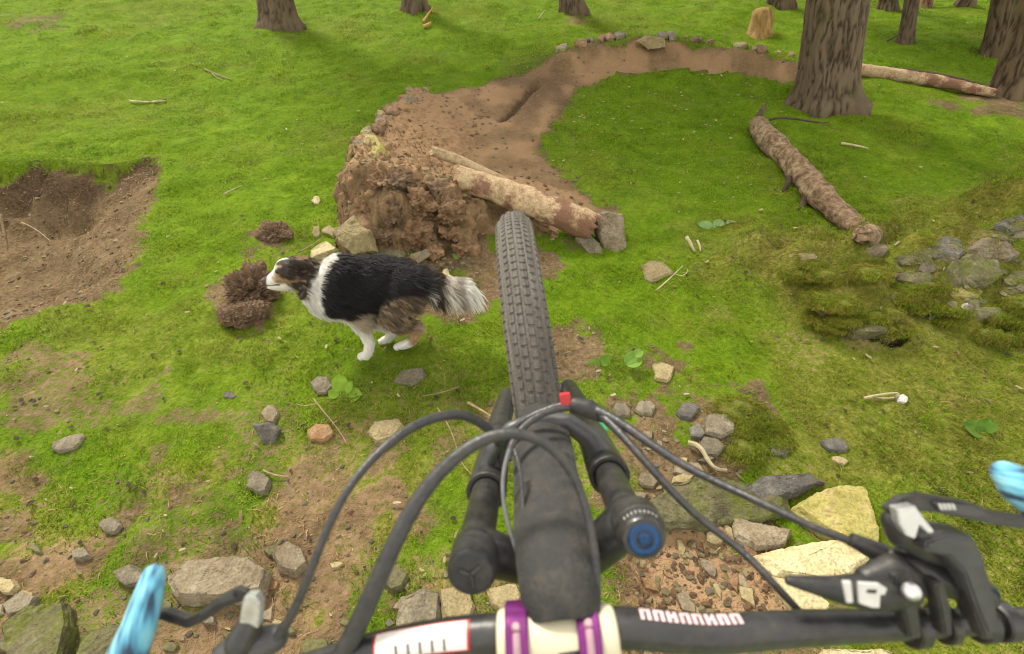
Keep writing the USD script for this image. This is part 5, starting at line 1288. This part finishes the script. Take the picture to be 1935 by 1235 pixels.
# cockpit
cream_c = BL(1052, 1206, .365)
barp = bl([(40, 1425, .42), (200, 1376, .41), (380, 1322, .40), (560, 1270, .385), (720, 1226, .375), (860, 1204, .37), (1052, 1190, .368), (1190, 1186, .368), (1320, 1197, .368), (1430, 1192, .37), (1530, 1186, .372), (1690, 1180, .376), (1850, 1174, .38), (2000, 1168, .385), (2180, 1162, .39)])
bard = np.array([40, 42, 46, 56, 64, 69, 70, 70, 68, 64, 60, 54, 45, 43, 42]); bt = np.linspace(0, 1, len(barp))
bpath = spline(barp, 120); _s = np.r_[0, np.cumsum(np.linalg.norm(np.diff(barp, axis=0), axis=1))]; bs = np.linspace(0, _s[-1], 120)
brad = np.interp(bs, _s, bard * .375 / F / 2)
hb = part('handlebar', tube_mesh(bpath, brad, 40), 'satin_frame')


def bar_at(px):
    q = np.array([(BIKE[:3, :3] @ p + BIKE[:3, 3] - CAM) for p in bpath]); x = CX + F * (q @ _rt) / (q @ _fw); k = float(np.interp(px, x, np.arange(120)))
    i0 = min(int(k), 118); t = k - i0; p = bpath[i0] * (1 - t) + bpath[i0 + 1] * t; d = bpath[i0 + 1] - bpath[i0]
    return p, d / np.linalg.norm(d), brad[i0]


def on_bar(px0, px1, shape2d, lift, ang0, ang1, thick=.0006):
    """wrap a flat mesh (x 0..1 along the bar, y 0..1 around it) on the bar; angle 0 faces up the steering axis, positive forward"""
    v = np.asarray(shape2d.vertices); out = []
    for x, y, z in v:
        p, d, r = bar_at(px0 + (px1 - px0) * x); a = ang0 + (ang1 - ang0) * y
        fwd = np.array([0, 1.0, 0]); fwd -= d * (fwd @ d); fwd /= np.linalg.norm(fwd); up = np.cross(d, fwd); up = up if up[2] > 0 else -up
        out.append(p + (up * math.cos(a) + fwd * math.sin(a)) * (r + lift + thick * (z > 1e-6)))
    return np.array(out), shape2d.faces


def patch(nx, ny):
    """a unit sheet, fine enough to bend"""
    m = trimesh.creation.box([1, 1, .01]); m.apply_translation([.5, .5, .005]); v, f = trimesh.remesh.subdivide_to_size(m.vertices, m.faces, .09); return trimesh.Trimesh(v, f)


part('bar_sticker', on_bar(724, 888, patch(12, 6), .0004, .05, 1.35), 'white_print', hb)
part('sticker_edge', on_bar(720, 893, patch(12, 6), .0002, -.03, 1.43), 'red_part', hb)


def glyphs(seq, gap=.22):
    """bold block lettering too blurred to read: strokes joined along the top or the middle"""
    ms, n = [], len(seq); w = 1 / n
    for i, ch in enumerate(seq):
        x0 = i * w; cw = w * (1 - gap)
        bars = [(0, 0, .36, 1)] + ([(.64, 0, 1, 1)] if ch in 'nHu' else []) + ([(.2, .76, .8, 1)] if ch == 'n' else []) + ([(.2, .38, .8, .62)] if ch == 'H' else []) + ([(.2, 0, .8, .24)] if ch == 'u' else []) + ([(.2, .76, 1, 1), (.2, .38, .85, .6)] if ch == 'F' else [])
        for a, b, c, d in bars:
            m = trimesh.creation.box([(c - a) * cw, d - b, .01]); m.apply_translation([x0 + (a + c) / 2 * cw, (b + d) / 2, .005]); ms.append(m)
    return trimesh.util.concatenate(ms)


part('bar_lettering', on_bar(1204, 1402, glyphs('nnHnnHnn'), .0004, 1.02, 1.62), 'pink_print', hb)
part('sticker_lettering', on_bar(760, 868, glyphs('IIIII', .55), .0012, .12, .62), 'black_plastic', hb)
# cream clamp zone and the two purple bands of the stem
cd = bar_at(1150)[0] - bar_at(950)[0]; cd /= np.linalg.norm(cd)
hw = 113 * .362 / F; cr = 58 * .362 / F
part('clamp_sleeve', tube_mesh([cream_c + cd * hw * k for k in (-1.0, -.985, -.93, -.8, -.5, 0, .5, .8, .93, .985, 1.0)], [cr * k for k in (.70, .84, .93, .97, .985, 1.0, .985, .97, .93, .84, .70)], 56), 'cream_clamp')
stem = sub('stem', bike)
for off in (-.66, .50):
    c = cream_c + cd * hw * off
    part('clamp_band', ring(c, cd, cr * .985, 42 * .36 / F, .0042, 56), 'purple', stem)
    fw_ = np.array([0, 1.0, 0]); fw_ -= cd * (fw_ @ cd); fw_ /= np.linalg.norm(fw_); up_ = np.cross(cd, fw_); up_ = up_ if up_[2] > 0 else -up_
    for a in (.95, -.35):
        d_ = up_ * math.cos(a) + fw_ * math.sin(a); part('clamp_bolt', cyl(c + d_ * cr * .98, c + d_ * (cr + .0062), .0042, .0036, 18), 'dull_pink' if a > 0 else 'silver', stem)
    for a in (.55,):
        sl = [c + (up_ * math.cos(b) + fw_ * math.sin(b)) * (cr + .0042) for b in np.linspace(.25, .8, 7)]; part('band_slot', tube_mesh(sl, .0030, 10), 'dull_pink', stem)
sb_ = cream_c + np.array([0, -.030, -.004])
part('stem_body', smooth_body(chain([(cream_c + cd * hw * .42 + np.array([0, -.024, .006]), .016), (cream_c - cd * hw * .58 + np.array([0, -.024, .006]), .016), (np.array([-.008, -.030, .058]), .018), (np.array([.008, -.030, .058]), .018), (cream_c + cd * hw * .42 + np.array([0, -.024, .006]), .016)]), .005, 5), 'purple', stem)
part('top_cap', cyl([0, -.006, .050], [0, -.006, .060], .020), 'black_metal', stem)


def clamp(px, w, h=.0045, m='black_metal', parent=None):
    p, d, r = bar_at(px); return part('bar_clamp', ring(p, d, r * .98, w * .37 / F, h), m, parent)


# right brake: lever blade, pivot, cylinder, reservoir, clamps
rb = sub('brake_lever_right', bike) if False else sub('brake', bike)
part('master_cylinder', pxblob([(1690, 1058, .372, 24), (1740, 1080, .366, 30), (1800, 1098, .366, 32), (1850, 1120, .37, 30)]), 'black_metal', rb)
part('reservoir', plate([(1742, 1022), (1790, 1006), (1836, 1012), (1858, 1050), (1880, 1120), (1900, 1200), (1872, 1208), (1850, 1160), (1820, 1085), (1790, 1052), (1750, 1044)], .342, .022, .003), 'grey_metal', rb)
part('lever_housing', pxblob([(1690, 985, .36, 22), (1705, 1010, .36, 26), (1745, 1035, .362, 22), (1800, 1060, .366, 20)]), 'black_metal', rb)
part('lever_pivot', plate([(1694, 962), (1728, 955), (1750, 985), (1768, 1006), (1756, 1008), (1738, 992), (1732, 1020), (1714, 1012), (1700, 990)], .338, .008, .001), 'silver', rb)
part('lever_blade', plate([(1682, 968), (1712, 944), (1748, 936), (1790, 944), (1840, 952), (1876, 968), (1930, 978), (1990, 980), (1990, 1000), (1930, 1000), (1870, 990), (1820, 980), (1765, 970), (1735, 968), (1700, 985)], .345, .010, .002), 'black_metal', rb)
part('blade_face', plate([(1765, 950), (1838, 957), (1868, 970), (1850, 979), (1780, 968)], .3415, .003, .0008), 'grey_metal', rb)
for k in range(4): part('blade_print', plate([(1774 + k * 8, 952), (1779 + k * 8, 953), (1784 + k * 8, 964), (1779 + k * 8, 963)], .338, .0012, .0002), 'chrome_print', rb)
for px, w in ((1722, 26), (1782, 20), (1850, 26), (1890, 30)): clamp(px, w, .006 if w > 22 else .005, 'black_metal', rb)
for pts in ([(1690, 1090), (1722, 1082), (1738, 1150), (1748, 1210), (1722, 1214), (1704, 1150)], [(1760, 1100), (1784, 1100), (1800, 1150), (1806, 1206), (1786, 1208), (1774, 1150)], [(1826, 1110), (1852, 1110), (1880, 1180), (1888, 1212), (1862, 1214), (1844, 1170)]):
    part('clamp_arm', plate(pts, .345, .012, .0025), 'black_metal', rb)
part('reach_screw', cyl(BL(1722, 1117, .345), BL(1722, 1117, .334), .0062, .0055, 24), 'silver', rb)
# dropper remote or shifter pod beside it
sh = sub('shifter', bike)
part('shifter_pod', pxblob([(1492, 1097, .362, 9), (1530, 1104, .36, 15), (1590, 1114, .358, 25), (1650, 1118, .356, 34), (1700, 1112, .358, 36)]), 'black_plastic', sh)
part('shifter_block', pxblob([(1640, 1092, .36, 22), (1690, 1075, .36, 28), (1730, 1100, .362, 26)]), 'black_plastic', sh)
for pts in ([(1592, 1098), (1608, 1098), (1614, 1140), (1602, 1141)], [(1622, 1100), (1660, 1102), (1676, 1112), (1672, 1124), (1664, 1124), (1664, 1150), (1650, 1150), (1626, 1142)]): part('shifter_print', plate(pts, .3175 if False else .3165, .002, .0006), 'chrome_print', sh)
part('print_gap', plate([(1640, 1114), (1658, 1114), (1656, 1122), (1638, 1121)], .3158, .002, .0004), 'black_plastic', sh)
# left brake
lb = sub('brake', bike)
part('master_cylinder', pxblob([(520, 1205, .375, 24), (470, 1225, .37, 34), (430, 1240, .37, 30)]), 'grey_metal', lb)
part('lever_housing', pxblob([(478, 1150, .368, 18), (470, 1185, .366, 24), (455, 1215, .364, 28)]), 'black_metal', lb)
part('lever_pivot', plate([(462, 1126), (482, 1124), (492, 1140), (486, 1190), (468, 1180), (450, 1180), (455, 1150)], .345, .008, .001), 'silver', lb)
part('lever_blade', plate([(446, 1112), (470, 1122), (452, 1138), (420, 1150), (384, 1176), (350, 1192), (300, 1176), (250, 1180), (250, 1166), (305, 1160), (348, 1174), (372, 1162), (408, 1132)], .392, .010, .002), 'black_metal', lb)
part('blade_face', plate([(440, 1118), (446, 1130), (408, 1144), (378, 1166), (372, 1164), (410, 1132)], .3885, .003, .0006), 'grey_metal', lb)
clamp(470, 40, .005, 'black_metal', lb)
for s, (a, b) in enumerate(((30, 330), (1985, 2178))):
    k = [bar_at(x)[0] for x in np.linspace(a, b, 50)]; part('grip', tube_mesh(np.array(k), .0158 + .0009 * (np.arange(50) % 3 == 0), 30), 'grip_rubber')
# hoses and cables
def hose(pts, w, m='cable_black', name='brake_hose', parent=None, n=60):
    p = spline(bl(pts), n); r = np.interp(np.linspace(0, 1, n), np.linspace(0, 1, len(w)), w); d = np.array([pt[2] for pt in pts]); dd = np.interp(np.linspace(0, 1, n), np.linspace(0, 1, len(d)), d)
    return part(name, tube_mesh(p, r * dd / F / 2, 18), m, parent)


hose([(498, 1232, .37), (540, 1180, .37), (590, 1070, .37), (650, 937, .385), (735, 838, .42), (800, 797, .45), (860, 783, .48), (910, 800, .52), (945, 845, .56), (940, 900, .57)], [20, 17, 16, 16, 18, 19, 19, 17, 14])
hose([(632, 1262, .37), (690, 1150, .37), (730, 1060, .37), (790, 945, .38), (870, 857, .39), (950, 820, .395), (1020, 832, .395), (1072, 880, .39), (1104, 950, .385), (1122, 1030, .375), (1128, 1100, .37), (1128, 1150, .368)], [40, 37, 34, 30, 26, 23, 20, 17, 16, 15])
hose([(963, 850, .47), (951, 900, .455), (952, 950, .44), (966, 1010, .425), (986, 1070, .41), (998, 1120, .40)], [9, 8, 8, 8], 'cable_grey', 'shift_cable')
hose([(972, 850, .47), (984, 900, .452), (988, 960, .435), (990, 1030, .415), (1000, 1115, .40)], [9, 8, 8, 8], 'cable_black', 'shift_cable')
hose([(925, 900, .57), (950, 832, .555), (995, 792, .55), (1040, 772, .55), (1082, 764, .55), (1110, 775, .55)], [15, 14, 14], 'cable_black', 'brake_hose')
hose([(960, 870, .50), (985, 812, .52), (1030, 780, .535), (1076, 770, .545)], [15, 13, 12], 'cable_black', 'shift_cable')
hose([(1095, 766, .55), (1150, 786, .53), (1215, 828, .50), (1295, 880, .47), (1385, 925, .44), (1475, 967, .41), (1560, 1005, .39), (1640, 1034, .38), (1690, 1056, .375)], [20, 18, 17, 16, 15, 14])
hose([(1606, 1018, .384), (1650, 1038, .378), (1705, 1062, .373)], [26, 36, 40], 'black_plastic', 'hose_boot', None, 20)
hose([(1120, 772, .55), (1190, 838, .50), (1258, 915, .47), (1330, 985, .45), (1400, 1040, .43), (1455, 1095, .41), (1515, 1160, .40), (1560, 1210, .395)], [18, 16, 15, 14])
q = BL(1068, 754, .548); b_ = trimesh.creation.box([.012, .014, .012]); b_ = b_.subdivide().subdivide(); b_.vertices *= 1 - .08 * (np.abs(b_.vertices).sum(1, keepdims=True) > .016); b_.apply_translation(q); part('hose_clip', b_, 'red_part')
part('hose_guide', pxblob([(1084, 764, .548, 14), (1112, 772, .545, 18), (1136, 784, .543, 14)]), 'black_plastic')
p_ = [np.array([.070 + .0245 * math.sin(a), .027 + .0235 * math.cos(a), z]) for z in (-.30, -.36) for a in (-.5, -.2, .1)]
part('leg_decal', pxblob([(1118, 792, .70, 5), (1130, 800, .69, 8), (1144, 812, .68, 6)], .003, 4), 'green_decal')
# frame and rear wheel, behind and below the camera
frame = sub('frame', bike)
HT, HB = np.array([0, 0, .052]), np.array([0, 0, .004]); BB = np.array([0, -.679, -.267]); ST = np.array([0, -.70, .10]); RA = np.array([0, -1.065, -.054])
part('head_tube', cyl(HB, HT, .031), 'satin_frame', frame)
part('down_tube', tube_mesh(spline([[0, -.01, .02], [0, -.12, -.05], BB], 20), .026, 24), 'satin_frame', frame)
part('top_tube', tube_mesh(spline([[0, -.012, .08], [0, -.30, .085], ST - [0, 0, .03]], 20), .020, 24), 'satin_frame', frame)
part('seat_tube', cyl(BB, ST, .018), 'satin_frame', frame)
for s in (-1, 1):
    part('chainstay', tube_mesh(spline([BB + [s * .03, 0, 0], (BB + RA) / 2 + [s * .055, 0, 0], RA + [s * .065, 0, 0]], 12), .011, 14), 'satin_frame', frame)
    part('seatstay', tube_mesh(spline([ST + [s * .02, 0, -.06], (ST + RA) / 2 + [s * .055, 0, 0], RA + [s * .065, 0, 0]], 12), .009, 14), 'satin_frame', frame)
wheel('rear_wheel', RA)
part('seatpost', cyl(ST, ST + [0, -.08, .17], .015), 'black_metal')
part('saddle', smooth_body(chain([(ST + [0, .08, .215], .018), (ST + [0, -.02, .195], .028)]) + chain([(ST + [-.05, -.14, .175], .025), (ST + [0, -.02, .195], .028), (ST + [.05, -.14, .175], .025), (ST + [-.05, -.14, .175], .025)]), .01, 8), 'black_plastic')
part('chainring', ring(BB + [.045, 0, 0], [1, 0, 0], .045, .004, .022), 'black_metal')
for s in (-1, 1):
    e = BB + np.array([s * .075, s * .155, s * .07]); part('crank_arm', tube_mesh([BB + [s * .06, 0, 0], e], [.016, .012], 14), 'black_metal'); part('pedal', plate_ if False else trimesh.creation.box([.10, .095, .018], transform=trimesh.transformations.translation_matrix(e + [s * .06, 0, 0])), 'black_plastic')

# ------------------------------------------------------------------ the rider's gloved hands and forearms on the bar
mat('glove_blue', {'g': ('texture_coordinate', {}), 'm': ('mapping', {'scale': (190, 14, 60)}), 'n': ('noise_texture', {'scale': 1.0, 'detail': 1.5}), 'n2': ('noise_texture', {'scale': 900.0, 'detail': 1.0}),
                   'r': ('rgb_ramp', {'ramp': [(.38, (.012, .035, .07)), (.44, (.04, .16, .27)), (.52, (.085, .30, .43)), (.68, (.20, .46, .56))]}), 'b': ('bump', {'strength': .8, 'distance': .0012}), 'p': ('principled_bsdf', {'roughness': .75, 'sheen_weight': .2})},
    [('g.object', 'm.vector'), ('m.vector', 'n.vector'), ('g.object', 'n2.vector'), ('n.fac', 'r.fac'), ('r.color', 'p.base_color'), ('n.fac', 'b.height'), ('b.normal', 'p.normal')])
mat('glove_blue_right', {'g': ('texture_coordinate', {}), 'm': ('mapping', {'scale': (16, 190, 60)}), 'n': ('noise_texture', {'scale': 1.0, 'detail': 1.5}), 'n2': ('noise_texture', {'scale': 900.0, 'detail': 1.0}),
                   'r': ('rgb_ramp', {'ramp': [(.38, (.012, .035, .07)), (.44, (.04, .16, .27)), (.52, (.085, .30, .43)), (.68, (.20, .46, .56))]}), 'b': ('bump', {'strength': .8, 'distance': .0012}), 'p': ('principled_bsdf', {'roughness': .75, 'sheen_weight': .2})},
    [('g.object', 'm.vector'), ('m.vector', 'n.vector'), ('g.object', 'n2.vector'), ('n.fac', 'r.fac'), ('r.color', 'p.base_color'), ('n.fac', 'b.height'), ('b.normal', 'p.normal')])
plain('sleeve_cloth', (.03, .032, .036), .85, 0, .3, 60, .002)
rider = thing('person', 'rider gripping the handlebar, index fingers of blue striped gloves over the brake levers', 'person', matrix=BIKE)


def hand(s, index, px0, dirx):
    """s: -1 left, +1 right; index: joints of the index finger; px0: where on the bar the index knuckle sits; dirx: photograph pixels per finger outwards"""
    bones = []; K = []
    for i, (ln_, rr) in enumerate(((0, .0125), (0, .0125), (0, .012), (0, .0105))):
        p, d, r = bar_at(px0 + dirx * i); K.append((p, rr))
    ks = []
    for i, (p, rr) in enumerate(K):
        kn_ = p + np.array([0, .014 - .004 * i, .034]); ks.append(kn_)
        if i:
            bones += chain([(kn_, rr * 1.1), (p + [0, .033, .014], rr), (p + [0, .032, -.016], rr * .9), (p + [0, .006, -.030], rr * .82)])
    idx = [(BL(x, y, d_), r_ * d_ / F) for x, y, d_, r_ in index]
    bones += chain([(ks[0], .0145)] + idx[::-1])
    wrist = (ks[1] + ks[2]) / 2 + np.array([-s * .004, -.095, .012])
    for k in ks: bones += chain([(k, .0145), (k * .45 + wrist * .55 + [0, 0, .004], .0165), (wrist, .026)])
    bones += [Manifold.batch_hull([ball(k, .013) for k in ks] + [ball(wrist + [s * .015, 0, 0], .020), ball(wrist - [s * .015, 0, 0], .020)])]
    tp = K[0][0] + np.array([s * .016, 0, 0])
    bones += chain([(wrist - np.array([s * .015, -.015, 0]), .018), (tp + [0, -.030, .010], .0155), (tp + [-s * .002, -.022, -.018], .0125), (tp + [-s * .006, .004, -.030], .011)])
    elbow = wrist + np.array([s * .10, -.24, .02])
    bones += chain([(wrist, .026), (wrist * .8 + elbow * .2, .029)])
    g_ = smooth_body(bones, .0035, 10)
    obj('glove', g_, 'glove_blue' if s < 0 else 'glove_blue_right', rider, smooth=60)
    a = wrist * .86 + elbow * .14
    sl = smooth_body(chain([(a, .034), (wrist * .6 + elbow * .4, .041), (wrist * .3 + elbow * .7, .048), (elbow, .046)]), .008, 6)
    v = np.array(sl.vertices); v = v + np.array(sl.vertex_normals) * ((fbm(v * 45, 3, 6) - .5) * .006)[:, None]
    obj('sleeve', (v, sl.faces), 'sleeve_cloth', rider, smooth=60)


hand(-1, [(290, 1086, .392, 19), (280, 1125, .384, 25), (262, 1185, .374, 30), (238, 1245, .368, 35)], 216, -46)
hand(1, [(1899, 893, .362, 22), (1934, 921, .356, 37), (1990, 962, .352, 43), (2040, 1040, .350, 46)], 2056, 44)
